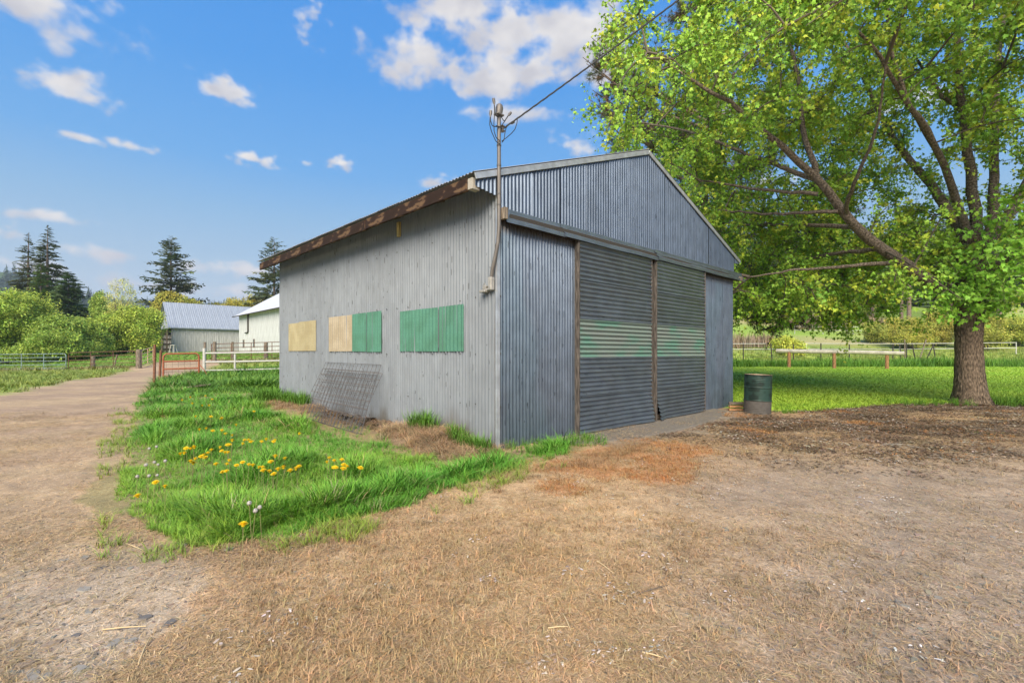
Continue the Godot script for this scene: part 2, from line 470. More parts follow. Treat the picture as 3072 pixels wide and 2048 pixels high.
func streak_image(seed_: int, depth: float, fleck: int) -> ImageTexture:
	var Wd := 512
	var Ht := 1024
	var img := Image.create(Wd, Ht, false, Image.FORMAT_RGB8)
	var f := FastNoiseLite.new()
	f.seed = seed_; f.frequency = 0.02; f.fractal_octaves = 4
	var g := FastNoiseLite.new()
	g.seed = seed_ + 3; g.frequency = 0.012; g.fractal_octaves = 5
	for y in Ht:
		for x in Wd:
			var s := f.get_noise_2d(x * 5.0, y * 0.22)
			var t := g.get_noise_2d(x, y * 0.8)
			var v := clampf(0.93 - depth * 0.35 + depth * (0.55 * s + 0.6 * t), 0.0, 1.0)
			var w := 0.05 * depth * g.get_noise_2d(x + 900.0, y)
			img.set_pixel(x, y, Color(clampf(v + w, 0, 1), v, clampf(v - w, 0, 1)))
	var rng := RandomNumberGenerator.new()
	rng.seed = seed_
	for k in fleck:
		var x := rng.randi_range(0, Wd - 2)
		var y := rng.randi_range(0, Ht - 40)
		var L := rng.randi_range(2, 22)
		var up := rng.randf() < 0.7
		var c := rng.randf_range(0.95, 1.0) if up else rng.randf_range(0.35, 0.6)
		for j in L:
			img.set_pixel(clampi(x + (1 if rng.randf() < 0.1 else 0), 0, Wd - 1), y + j, grey(c))
	img.generate_mipmaps()
	return ImageTexture.create_from_image(img)

func make_materials() -> void:
	TX.straw = straw_image(3, 30000, 10, 44, 0.74, 0.58, 1.0)
	TX.grav = noise_tex(512, 0.03, 4, grey(0.55), grey(1.0), 6, FastNoiseLite.TYPE_CELLULAR)
	TX.soft = noise_tex(512, 0.01, 5, grey(0.82), grey(1.0), 11)
	TX.fine = noise_tex(512, 0.05, 4, grey(0.6), grey(1.0), 12)
	TX.galv = streak_image(21, 0.14, 900)
	TX.pale = streak_image(44, 0.08, 900)
	TX.bark = noise_tex(512, 0.02, 5, grey(0.28), grey(1.0), 31, FastNoiseLite.TYPE_SIMPLEX)
	TX.barkh = height_tex(512, 0.02, 4, 31)
	TX.wood = noise_tex(512, 0.012, 5, grey(0.42), grey(1.0), 33)
	TX.peel = noise_tex(512, 0.006, 5, Color(0.36, 0.26, 0.20), Color(0.95, 0.80, 0.62), 37, FastNoiseLite.TYPE_SIMPLEX_SMOOTH, [[0.55, Color(0.42, 0.31, 0.26)], [0.66, Color(0.50, 0.37, 0.30)], [0.70, Color(0.82, 0.67, 0.52)]])
	TX.rust = noise_tex(512, 0.015, 5, Color(0.55, 0.36, 0.26), Color(1, 0.92, 0.86), 39)
	TX.drum = noise_tex(512, 0.008, 5, Color(0.6, 0.6, 0.58), Color(1, 1, 1), 41, FastNoiseLite.TYPE_SIMPLEX_SMOOTH, [[0.45, Color(0.7, 0.7, 0.68)], [0.52, Color(0.9, 0.95, 0.92)]])
	TX.fib = noise_tex(512, 0.04, 4, grey(0.84), grey(1.0), 43)
	var g := mat(1, 1, 1, 0.95, 0, TX.straw, Vector3.ONE * 0.42, true)
	g.uv1_world_triplanar = true
	g.heightmap_enabled = true
	g.heightmap_texture = TX.straw
	g.heightmap_scale = 0.9
	M.ground = g
	M.drive = g
	var lw := mat(1, 1, 1, 0.95, 0, TX.straw, Vector3.ONE * 0.3, true)
	lw.uv1_world_triplanar = true
	M.lawn = lw
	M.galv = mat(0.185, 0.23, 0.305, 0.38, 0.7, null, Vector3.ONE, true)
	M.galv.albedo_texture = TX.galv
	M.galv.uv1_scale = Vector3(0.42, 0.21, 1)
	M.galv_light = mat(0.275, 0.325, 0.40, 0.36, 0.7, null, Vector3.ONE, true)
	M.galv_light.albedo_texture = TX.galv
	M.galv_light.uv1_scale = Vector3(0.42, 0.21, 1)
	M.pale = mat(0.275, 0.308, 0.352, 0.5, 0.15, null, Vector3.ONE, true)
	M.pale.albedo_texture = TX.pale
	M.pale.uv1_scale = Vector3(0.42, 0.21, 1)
	M.roof = mat(0.42, 0.42, 0.42, 0.5, 0.4, TX.soft, Vector3.ONE * 0.6)
	M.trim = mat(0.46, 0.49, 0.54, 0.42, 0.5, TX.soft, Vector3.ONE * 0.9)
	M.green = mat(0.08, 0.215, 0.158, 0.3, 0, TX.fib, Vector3.ONE * 1.4, true)
	M.green_old = mat(0.195, 0.25, 0.228, 0.5, 0, TX.fib, Vector3.ONE * 2.4, true)
	M.yellow = mat(0.38, 0.335, 0.21, 0.32, 0, TX.fib, Vector3.ONE * 1.4, true)
	M.tan = mat(0.39, 0.335, 0.25, 0.32, 0, TX.fib, Vector3.ONE * 1.4, true)
	M.fascia = mat(0.17, 0.158, 0.155, 0.9, 0, TX.peel, Vector3(2.2, 2.2, 0.8))
	M.oldwood = mat(0.095, 0.083, 0.075, 0.9, 0, TX.wood, Vector3(5, 0.7, 5))
	M.oldwood_x = mat(0.15, 0.122, 0.10, 0.9, 0, TX.wood, Vector3(0.7, 5, 5))
	M.greywood = mat(0.20, 0.165, 0.13, 0.95, 0, TX.wood, Vector3(4, 0.5, 4))
	M.newwood = mat(0.50, 0.36, 0.16, 0.85, 0, TX.wood, Vector3(4, 0.5, 4))
	M.cream = mat(0.36, 0.335, 0.29, 0.7, 0, TX.soft, Vector3.ONE * 2.0)
	M.concrete = mat(0.30, 0.27, 0.235, 0.95, 0, TX.straw, Vector3.ONE * 0.6)
	M.black = mat(0.02, 0.02, 0.02, 0.7)
	M.dark = mat(0.05, 0.045, 0.04, 0.9)
	M.pipe = mat(0.17, 0.155, 0.145, 0.5, 0.35, TX.soft, Vector3(3, 1, 3))
	M.boxgrey = mat(0.33, 0.32, 0.30, 0.55, 0.2, TX.soft, Vector3.ONE * 2.0)
	M.cable = mat(0.035, 0.035, 0.035, 0.6)
	M.wire = mat(0.13, 0.125, 0.125, 0.55, 0.3)
	M.rustwire = mat(0.17, 0.125, 0.10, 0.7, 0.3)
	M.rustpipe = mat(0.13, 0.09, 0.072, 0.75, 0.15, TX.rust, Vector3(4, 1, 4))
	M.orange = mat(0.21, 0.105, 0.072, 0.6, 0.1, TX.rust, Vector3.ONE * 2.0)
	M.brownpipe = mat(0.105, 0.082, 0.07, 0.6, 0.2, TX.rust, Vector3.ONE)
	M.bluepipe = mat(0.12, 0.24, 0.31, 0.5, 0.1, TX.rust, Vector3.ONE * 0.8)
	M.greypipe = mat(0.40, 0.40, 0.38, 0.5, 0.2, TX.rust, Vector3.ONE)
	M.whitepaint = mat(0.58, 0.575, 0.55, 0.6, 0, TX.peel, Vector3.ONE * 1.2)
	M.whitepaint.albedo_texture = TX.soft
	M.drum = mat(0.03, 0.062, 0.054, 0.5, 0.1, TX.drum, Vector3.ONE * 0.9)
	M.drumrust = mat(0.10, 0.092, 0.085, 0.8, 0.2, TX.soft, Vector3.ONE * 1.6)
	M.drumlid = mat(0.22, 0.24, 0.23, 0.6, 0.3, TX.rust, Vector3.ONE)
	M.bark = mat(0.155, 0.118, 0.086, 0.95, 0, TX.bark, Vector3(3.2, 0.55, 3.2))
	M.bark.heightmap_enabled = true
	M.bark.heightmap_texture = TX.barkh
	M.bark.heightmap_scale = 1.2
	M.limb = mat(0.155, 0.125, 0.10, 0.95, 0, TX.bark, Vector3.ONE * 1.4)
	M.limb.heightmap_enabled = true
	M.limb.heightmap_texture = TX.barkh
	M.limb.heightmap_scale = 2.0
	M.pinebark = mat(0.17, 0.125, 0.10, 0.95, 0, TX.bark, Vector3(2.5, 0.6, 2.5))
	M.twig = mat(0.14, 0.115, 0.09, 0.95)
	var lf := mat(1, 1, 1, 0.55, 0, null, Vector3.ONE, true)
	lf.backlight = Color(0.95, 0.95, 0.6)
	lf.metallic_specular = 0.35
	M.leaf = lf
	var gs := mat(1, 1, 1, 0.6, 0, null, Vector3.ONE, true)
	gs.backlight = Color(0.5, 0.5, 0.35)
	gs.metallic_specular = 0.3
	M.blade = gs
	M.needle = mat(1, 1, 1, 0.7, 0, null, Vector3.ONE, true)
	M.straw = mat(1, 1, 1, 0.8, 0, null, Vector3.ONE, true)
	M.straw.metallic_specular = 0.25
	M.stone = mat(1, 1, 1, 0.85, 0, TX.fine, Vector3.ONE * 6.0, true)
	M.dandelion = mat(0.80, 0.58, 0.015, 0.7)
	M.stalk = mat(0.24, 0.22, 0.10, 0.7)
	M.fluff = mat(0.42, 0.40, 0.37, 0.9)
	M.fluff.backlight = Color(0.5, 0.5, 0.5)
	M.farhill = mat(0.05, 0.085, 0.04, 0.95, 0, TX.soft, Vector3.ONE * 0.01)

# ------------------------------------------------------------------ ground
func build_ground() -> void:
	var xs := axis(-1600.0, -8.0, 9.5, 1600.0, 0.075, 1.075)
	var zs := axis(-1800.0, -13.0, -1.6, 300.0, 0.075, 1.065)
	var nx := xs.size()
	var nz := zs.size()
	var P := PackedVector3Array()
	var C := PackedColorArray()
	var Z := PackedByteArray()
	P.resize(nx * nz); C.resize(nx * nz); Z.resize(nx * nz)
	for j in nz:
		for i in nx:
			var k := j * nx + i
			P[k] = Vector3(xs[i], gh(xs[i], zs[j]), zs[j])
			var g := ground_look(xs[i], zs[j])
			var c: Color = g[1]
			C[k] = Color(maxf(c.r, 0.01), maxf(c.g, 0.01), maxf(c.b, 0.005)) * 1.85
			Z[k] = g[0]
	var N := PackedVector3Array()
	N.resize(nx * nz)
	for j in nz:
		for i in nx:
			var a := P[j * nx + maxi(i - 1, 0)]
			var b := P[j * nx + mini(i + 1, nx - 1)]
			var c := P[maxi(j - 1, 0) * nx + i]
			var d := P[mini(j + 1, nz - 1) * nx + i]
			N[j * nx + i] = (d - c).cross(b - a).normalized()
	for zone in 4:
		var mb := MB.new()
		var map := PackedInt32Array()
		map.resize(nx * nz)
		map.fill(-1)
		for j in nz - 1:
			for i in nx - 1:
				var k := j * nx + i
				if Z[k] != zone: continue
				var q := [k, k + 1, k + nx + 1, k + nx]
				var r := []
				for e in q:
					if map[e] < 0: map[e] = mb.vert(P[e], N[e], Vector2.ZERO, C[e])
					r.append(map[e])
				mb.tri_i(r[0], r[3], r[2]); mb.tri_i(r[0], r[2], r[1])
		struct(["ground", "driveway", "lawn", "verge"][zone], mb, [M.ground, M.drive, M.lawn, M.ground][zone])

# ------------------------------------------------------------------ the shed
func bar(a: Vector3, b: Vector3, w: float, h: float, mb: MB, bev := 0.0, up := Vector3.UP) -> void:   # a straight bar of w (across) by h (up) from a to b
	var y := (b - a).normalized()
	var ref := up if absf(y.dot(up)) < 0.98 else Vector3.RIGHT
	var x := y.cross(ref).normalized()
	mb.box(Transform3D(Basis(x, y, x.cross(y)), (a + b) * 0.5), Vector3(w, a.distance_to(b), h), WHITE, bev)

func roof_y(x: float) -> float:
	return 3.81 + (x + 0.45) * 0.3557 if x < 4.02 else 5.40 - (x - 4.02) * 0.3457

func build_shed() -> void:
	var t := thing("metal_shed", "gabled shed of corrugated grey metal with sliding doors, nearest building in the yard", "shed", SHED_AT, SHED_TURN)
	var rng := RandomNumberGenerator.new()
	rng.seed = 4
	var pitch := 0.0745
	# side wall: thirteen pale sheets, mud splashed on their feet
	var mud := func(x: float, y: float, z0: float) -> Color:
		var z := z0 - x
		var reach := 0.30 + 0.22 * n_mid.get_noise_2d(z * 9.0, 3.0) + 0.25 * ss(-2.6, -1.0, z) * ss(0.1, -0.4, z)
		var k := ss(reach, reach * 0.25, y + 0.10 * n_hi.get_noise_2d(z * 14.0, y * 5.0)) * clampf(0.6 + 1.6 * n_mid.get_noise_2d(z * 5.0, y * 3.0), 0.15, 1.0)
		var tone := 0.90 + 0.10 * absf(sin(z0 * 31.7))
		return Color(tone, tone, tone).lerp(Color(0.52, 0.43, 0.32), k * 0.95)
	var n_side := 13
	for k in n_side:
		var mb := MB.new()
		var z0 := -k * 0.6715
		mb.uvo = Vector2(rng.randf() * 4.0, rng.randf() * 3.0)
		mb.corr(Vector3(-0.007 * (k % 2), 0, z0), Vector3(0, 0, -1), Vector3.UP, Vector3(-1, 0, 0), 0.69, -0.06, 3.9, -0.06, 3.9, pitch, 0.0145, 0.0, 26, mud.bind(z0), func(x, y): return 0.007 * n_mid.get_noise_2d((z0 - x) * 2.2, y * 1.6))
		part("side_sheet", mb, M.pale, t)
	# windows patched with coloured fibreglass
	var patches := [[-8.01, -7.28, 1.43, 2.13, M.yellow], [-7.27, -6.27, 1.43, 2.15, M.yellow], [-5.575, -4.43, 1.42, 2.175, M.tan], [-4.42, -3.83, 1.41, 2.18, M.green], [-3.81, -3.225, 1.405, 2.185, M.green], [-2.557, -2.02, 1.415, 2.125, M.green], [-2.01, -1.40, 1.41, 2.13, M.green], [-1.39, -0.73, 1.415, 2.13, M.green]]
	for p in patches:
		var mb := MB.new()
		var w: float = p[1] - p[0]
		var tone := rng.randf_range(0.9, 1.08)
		mb.corr(Vector3(-0.0285, 0, p[1]), Vector3(0, 0, -1), Vector3.UP, Vector3(-1, 0, 0), w, p[2], p[3] + rng.randf_range(-0.005, 0.005), p[2] + rng.randf_range(-0.008, 0.004), p[3], 0.098, 0.0135, 0.0, 8, func(x, y): return Color(tone, tone, tone).lerp(Color(0.75, 0.72, 0.66), clampf(0.25 + 1.4 * n_mid.get_noise_2d((x + p[0]) * 7.0, y * 9.0), 0.0, 0.6)))
		part("fibreglass_panel", mb, p[4], t)
	# stamped mill marks and screw heads
	var marks := MB.new()
	for m in [[870, 705], [870, 980], [755, 705], [750, 960], [650, 880], [560, 825], [565, 1070], [400, 870], [400, 1080], [325, 950], [325, 1130], [262, 890], [1135, 510], [1140, 790], [1145, 1110], [870, 1480], [1150, 1480], [400, 1490]]:
		var u: float = 780.0 + m[0] / 2.529
		var v: float = 480.0 + m[1] / 2.529
		var ray := shed_inv.basis * Vector3((u - 1536.0) / 1464.0, -(v - 1056.0) / 1464.0, -1.0)
		var eye := shed_inv * Vector3(0, EYE, 0)
		var f := -(eye.x + 0.0) / ray.x
		var q := eye + ray * f
		for j in rng.randi_range(4, 7):
			var w := rng.randf_range(0.012, 0.03)
			marks.box(Transform3D(Basis.IDENTITY, Vector3(-0.0205, q.y + 0.09 - j * 0.028, q.z + rng.randf_range(-0.006, 0.006))), Vector3(0.002, 0.006, w))
		marks.box(Transform3D(Basis.IDENTITY, Vector3(-0.0205, q.y + 0.02, q.z - 0.022)), Vector3(0.002, rng.randf_range(0.08, 0.16), 0.004))
	part("mill_stamp", marks, mat(0.22, 0.22, 0.23, 0.8), t).set_meta("kind", "stuff")
	var screws := MB.new()
	for row in [[0.62, 12], [1.38, 12], [2.2, 12], [3.2, 10]]:
		for k in int(row[1]) * 2:
			if rng.randf() < 0.35: continue
			screws.lathe([Vector2(0.010, 0), Vector2(0.008, 0.006), Vector2(0.0, 0.007)], 7, Transform3D(Basis(Vector3.BACK, PI / 2), Vector3(-0.0165, row[0] + rng.randf_range(-0.015, 0.015), -0.09 - k * 0.37)))
	for row in [0.62, 1.38, 2.2, 3.1]:
		screws.lathe([Vector2(0.012, 0), Vector2(0.009, 0.006), Vector2(0.0, 0.007)], 8, Transform3D(Basis(Vector3.RIGHT, PI / 2), Vector3(0.05, row, 0.014)))
	part("screw_heads", screws, M.dark, t).set_meta("kind", "stuff")
	# door front: fixed sheets left and right, rust creeping down from under the track
	var rusty := func(x: float, y: float, x0: float) -> Color:
		var edge := 3.19 - 0.05 + 0.05 * n_hi.get_noise_2d((x + x0) * 12.0, 0.0)
		var k := ss(edge - 0.05, edge + 0.03, y) * 0.75
		var tone := 1.0 + 0.16 * n_mid.get_noise_2d(floor((x + x0) / 0.67) * 9.1, 5.0)
		var wash := clampf(n_mid.get_noise_2d((x + x0) * 3.0, y * 1.2) * 1.6, 0.0, 0.5)
		return Color(tone, tone, tone).lerp(Color(0.86, 1.0, 0.98), wash).lerp(Color(0.95, 0.60, 0.34), k)
	var pieces := [[0.0, 0.645], [0.625, 0.645], [1.25, 0.6], [6.32, 0.66], [6.97, 0.66], [7.62, 0.655]]
	for k in pieces.size():
		var mb := MB.new()
		var x0: float = pieces[k][0]
		mb.uvo = Vector2(rng.randf() * 4.0, rng.randf() * 3.0)
		mb.corr(Vector3(x0, 0, 0.004 * (k % 2)), Vector3.RIGHT, Vector3.UP, Vector3(0, 0, 1), pieces[k][1], -0.05, 3.43, -0.05, 3.43, pitch * (0.92 if k < 3 else 1.0), 0.0150, 0.0, 30, rusty.bind(x0), func(x, y): return 0.007 * n_mid.get_noise_2d((x0 + x) * 2.4 + 50.0, y * 1.6))
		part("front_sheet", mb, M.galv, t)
	# gable sheets
	var seams := [-0.43, 0.0, 0.667, 1.339, 2.0, 2.661, 3.325, 3.99, 4.69, 5.38, 6.08, 6.78, 7.52, 8.275, 8.6]
	for k in seams.size() - 1:
		var a: float = seams[k]
		var b: float = seams[k + 1]
		var lo0 := 3.42
		var lo1 := 3.42
		if k == 0: lo0 = 3.66; lo1 = 3.60
		if k == seams.size() - 2: lo0 = 3.70; lo1 = 3.73
		var mb := MB.new()
		mb.uvo = Vector2(rng.randf() * 4.0, rng.randf() * 3.0)
		var tone := rng.randf_range(0.86, 1.10)
		var hi0 := roof_y(a) - 0.02
		var hi1 := roof_y(b + 0.012) - 0.02
		mb.corr(Vector3(a, 0, 0.022 + 0.008 * (k % 2)), Vector3.RIGHT, Vector3.UP, Vector3(0, 0, 1), b - a + 0.012, lo0, hi0, lo1, hi1, pitch, 0.0115, rng.randf() * 3.0, 6, func(_x, _y): return Color(tone, tone, tone), func(x, y): return 0.006 * n_mid.get_noise_2d((a + x) * 2.2 + 90.0, y * 2.0))
		part("gable_sheet", mb, M.galv, t)
	# rake trim, corner strip, ridge cap
	for s in [[Vector3(-0.45, 3.775, 0.055), Vector3(4.02, 5.365, 0.055)], [Vector3(4.02, 5.365, 0.055), Vector3(8.62, 3.775, 0.055)]]:
		var mb := MB.new()
		var y: Vector3 = (s[1] - s[0]).normalized()
		mb.box(Transform3D(Basis(y, Vector3(0, 0, 1).cross(y), Vector3(0, 0, 1)), (s[0] + s[1]) * 0.5), Vector3(s[0].distance_to(s[1]), 0.085, 0.02), WHITE, 0.004)
		part("rake_trim", mb, M.trim, t)
	var ct := MB.new()
	ct.box(Transform3D(Basis.IDENTITY, Vector3(0.012, 1.68, 0.0185)), Vector3(0.045, 3.46, 0.006))
	ct.box(Transform3D(Basis.IDENTITY, Vector3(-0.0165, 1.8, 0.002)), Vector3(0.006, 3.7, 0.04))
	part("corner_strip", ct, M.trim, t)
	# roof sheets, scalloped at the eaves
	var sl := Vector3(4.47, 1.59, 0).normalized()
	var sr := Vector3(-4.6, 1.59, 0).normalized()
	for k in 14:
		for side in 2:
			var mb := MB.new()
			var vd: Vector3 = sl if side == 0 else sr
			var o := Vector3(-0.47, 3.815, 0.06 - k * 0.652) if side == 0 else Vector3(8.64, 3.815, 0.06 - k * 0.652)
			var nd := Vector3(-vd.y, vd.x, 0) if side == 0 else Vector3(vd.y, -vd.x, 0)
			mb.corr(o + nd * (0.014 + 0.004 * (k % 2)), Vector3(0, 0, -1), vd, nd, 0.672, 0, 4.77 if side == 0 else 4.88, 0, 4.77 if side == 0 else 4.88, pitch, 0.009, 0.0, 1)
			part("roof_sheet", mb, M.roof, t)
	var rc := MB.new()
	for vd in [sl, sr]:
		var nd: Vector3 = Vector3(-vd.y, vd.x, 0) if vd.x > 0 else Vector3(vd.y, -vd.x, 0)
		rc.box(Transform3D(Basis(vd, nd, vd.cross(nd)), Vector3(4.02, 5.425, -4.5) - vd * 0.11 + nd * 0.012), Vector3(0.24, 0.006, 9.1))
	part("ridge_cap", rc, M.trim, t)
	# fascia boards under the eaves, rafter tails
	var cuts := [-0.12, -3.05, -6.1, -8.95]
	for k in 3:
		var mb := MB.new()
		mb.box(Transform3D(Basis(Vector3.BACK, rng.randf_range(-0.06, 0.06)), Vector3(-0.432, 3.705 - 0.01 * k, (cuts[k] + cuts[k + 1]) * 0.5)), Vector3(0.045, 0.185, cuts[k] - cuts[k + 1] - 0.012), WHITE, 0.008)
		part("fascia_board", mb, M.fascia, t)
		mb = MB.new()
		mb.box(Transform3D(Basis.IDENTITY, Vector3(8.60, 3.70, (cuts[k] + cuts[k + 1]) * 0.5)), Vector3(0.045, 0.17, cuts[k] - cuts[k + 1] - 0.012), WHITE, 0.008)
		part("fascia_board", mb, M.fascia, t)
	var cap := MB.new()
	cap.box(Transform3D(Basis.IDENTITY, Vector3(-0.385, 3.695, -0.055)), Vector3(0.14, 0.155, 0.10), WHITE, 0.006)
	part("fascia_end", cap, M.cream, t)
	for z in [-1.25, -2.57, -3.8, -5.05, -6.3, -7.5, -8.7]:
		var mb := MB.new()
		mb.box(Transform3D(Basis(Vector3.BACK, 0.342), Vector3(-0.20, 3.80, z)), Vector3(0.46, 0.12, 0.045), WHITE, 0.004)
		part("rafter_tail", mb, M.oldwood_x, t)
	var blk := MB.new()
	blk.box(Transform3D(Basis.IDENTITY, Vector3(-0.04, 3.60, -2.58)), Vector3(0.045, 0.26, 0.09), WHITE, 0.005)
	part("wall_block", blk, M.newwood, t)
	# the walls one does not see, and the dark inside
	var back := MB.new()
	for k in 13:
		var a := k * 0.637
		back.corr(Vector3(a, 0, -8.72), Vector3.RIGHT, Vector3.UP, Vector3(0, 0, -1), 0.637, -0.06, roof_y(a) - 0.02, -0.06, roof_y(a + 0.637) - 0.02, pitch, 0.009)
	part("rear_wall", back, M.pale, t)
	var rw := MB.new()
	rw.corr(Vector3(8.275, 0, 0), Vector3(0, 0, -1), Vector3.UP, Vector3(1, 0, 0), 8.72, -0.06, 3.88, -0.06, 3.88, pitch, 0.009)
	part("right_wall", rw, M.galv, t)
	for x in [0.06, 1.80, 4.1, 6.42, 8.2]:
		var mb := MB.new()
		mb.box(Transform3D(Basis.IDENTITY, Vector3(x, 1.75, -0.075)), Vector3(0.1, 3.55, 0.1))
		part("inner_post", mb, M.oldwood, t)
	# sliding doors hung outside the wall
	for dside in 2:
		var x0: float = [1.685, 4.165][dside]
		var x1: float = [4.0, 6.36][dside]
		var y0 := 0.045
		var top := 3.26
		var ys := [y0, 0.68, 1.315, 1.95, 2.60, top]
		var door := Node3D.new()
		door.name = "sliding_door"
		t.add_child(door, true)
		door.set_meta("label", ["left sliding door of corrugated sheets with a pale green band", "right sliding door of corrugated sheets with a pale green band"][dside])
		for k in 5:
			var mb := MB.new()
			mb.uvo = Vector2(rng.randf() * 4.0, rng.randf() * 3.0)
			var tone := rng.randf_range(0.86, 1.0)
			var mid := k == 2
			var lean := func(x: float, y: float) -> float:
				if dside == 0: return 0.07 * ss(1.5, 2.3, y) * ss(0.6, 0.0, x) * (1.0 if k == 0 else 0.0)
				return 0.10 * ss(0.35, 0.0, y) * ss(0.5, 0.0, x) * (1.0 if k == 0 else 0.0)
			mb.corr(Vector3(x0 + 0.03, ys[k], 0.125 + 0.005 * (k % 2)), Vector3.UP, Vector3.RIGHT, Vector3(0, 0, 1), ys[k + 1] - ys[k] + 0.02, 0.0, x1 - x0 - 0.03, 0.0, x1 - x0 - 0.03, 0.0765, 0.0150, 1.0, 18,
				func(_x, y):
					if mid:
						var g := clampf(n_mid.get_noise_2d(y * 5.0 + dside * 9.0, _x * 9.0) * 2.6 + (0.9 * ss(0.25, 0.02, _x)) * (ss(1.2, 2.2, y) if dside == 0 else ss(1.6, 0.4, y)), 0.0, 1.0)
						return Color(tone, tone, tone).lerp(Color(0.30, 1.0, 0.78), g * 0.5).lerp(Color(0.95, 0.82, 0.86), clampf(n_mid.get_noise_2d(y * 4.0 + 40.0, _x * 12.0) * 1.8, 0.0, 0.6))
					return Color(tone, tone, tone).lerp(Color(0.9, 0.86, 0.8), clampf(n_mid.get_noise_2d(y * 2.0, _x * 4.0 + k * 7.0) * 1.5, 0.0, 0.5)), lean)
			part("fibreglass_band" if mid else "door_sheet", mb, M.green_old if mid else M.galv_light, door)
		var st := MB.new()
		st.box(Transform3D(Basis.IDENTITY, Vector3(x0, (y0 + top) * 0.5 - 0.01, 0.105)), Vector3(0.042, top - y0 + 0.03, 0.085), WHITE, 0.005)
		part("stile", st, M.oldwood, door)
		st = MB.new()
		st.box(Transform3D(Basis.IDENTITY, Vector3(x1 + 0.005, (y0 + top) * 0.5, 0.105)), Vector3(0.025, top - y0, 0.075), WHITE, 0.004)
		part("stile", st, M.oldwood, door)
		for y in [y0 + 0.05, 1.6, top - 0.08]:
			st = MB.new()
			st.box(Transform3D(Basis.IDENTITY, Vector3((x0 + x1) * 0.5, y, 0.085)), Vector3(x1 - x0 - 0.09, 0.09, 0.04), WHITE, 0.004)
			part("rail", st, M.oldwood_x, door)
	# hooded track above the doors
	var ud := Vector3(0, -0.25, 0.14).normalized()
	var nd2 := Vector3(0, 0.14, 0.25).normalized()
	var hood := [[0.05, 1.36, 3.455, 0.0], [1.32, 4.28, 3.46, 0.006], [4.22, 8.70, 3.475, 0.012]]
	for k in 3:
		var mb := MB.new()
		var h: Array = hood[k]
		mb.uvo = Vector2(rng.randf(), rng.randf() * 3.0)
		mb.corr(Vector3(h[0], h[2], 0.035 + h[3]), ud, Vector3.RIGHT, nd2, 0.275 if k < 2 else 0.255, 0, h[1] - h[0], 0, h[1] - h[0], 0.092, 0.012, 0.6, 30, null, func(_x, y): return 0.006 * sin(y * 3.1 + k) * _x * 3.0)
		part("track_hood", mb, M.galv_light, t)
	var tk := MB.new()
	tk.box(Transform3D(Basis.IDENTITY, Vector3(4.3, 3.31, 0.075)), Vector3(8.3, 0.12, 0.07))
	part("door_track", tk, M.dark, t)
	var bk := MB.new()
	bk.box(Transform3D(Basis.IDENTITY, Vector3(0.03, 3.35, 0.09)), Vector3(0.06, 0.16, 0.14))
	part("track_end", bk, M.greywood, t)
	bk = MB.new()
	bk.box(Transform3D(Basis.IDENTITY, Vector3(8.42, 3.30, 0.12)), Vector3(0.10, 0.10, 0.12))
	part("track_end", bk, M.greywood, t)
	# concrete apron: one slab, rough edge to the yard
	var ap := MB.new()
	var edge := [Vector2(0.7, 0.12), Vector2(0.9, 0.45), Vector2(1.3, 0.62), Vector2(1.9, 0.84), Vector2(2.6, 0.95), Vector2(3.3, 1.0), Vector2(4.1, 0.98), Vector2(4.9, 0.9), Vector2(5.6, 0.8), Vector2(6.3, 0.66), Vector2(6.9, 0.45), Vector2(7.1, 0.1)]
	for k in edge.size() - 1:
		var a: Vector2 = edge[k]
		var b: Vector2 = edge[k + 1]
		ap.quad(Vector3(a.x, 0.03, -0.3), Vector3(a.x, 0.03, a.y - 0.06), Vector3(b.x, 0.03, b.y - 0.06), Vector3(b.x, 0.03, -0.3))
		ap.quad(Vector3(a.x, 0.03, a.y - 0.06), Vector3(a.x, -0.08, a.y), Vector3(b.x, -0.08, b.y), Vector3(b.x, 0.03, b.y - 0.06))
	var apo := struct("concrete_apron", ap, M.concrete)
	apo.position = SHED_AT; apo.rotation.y = SHED_TURN

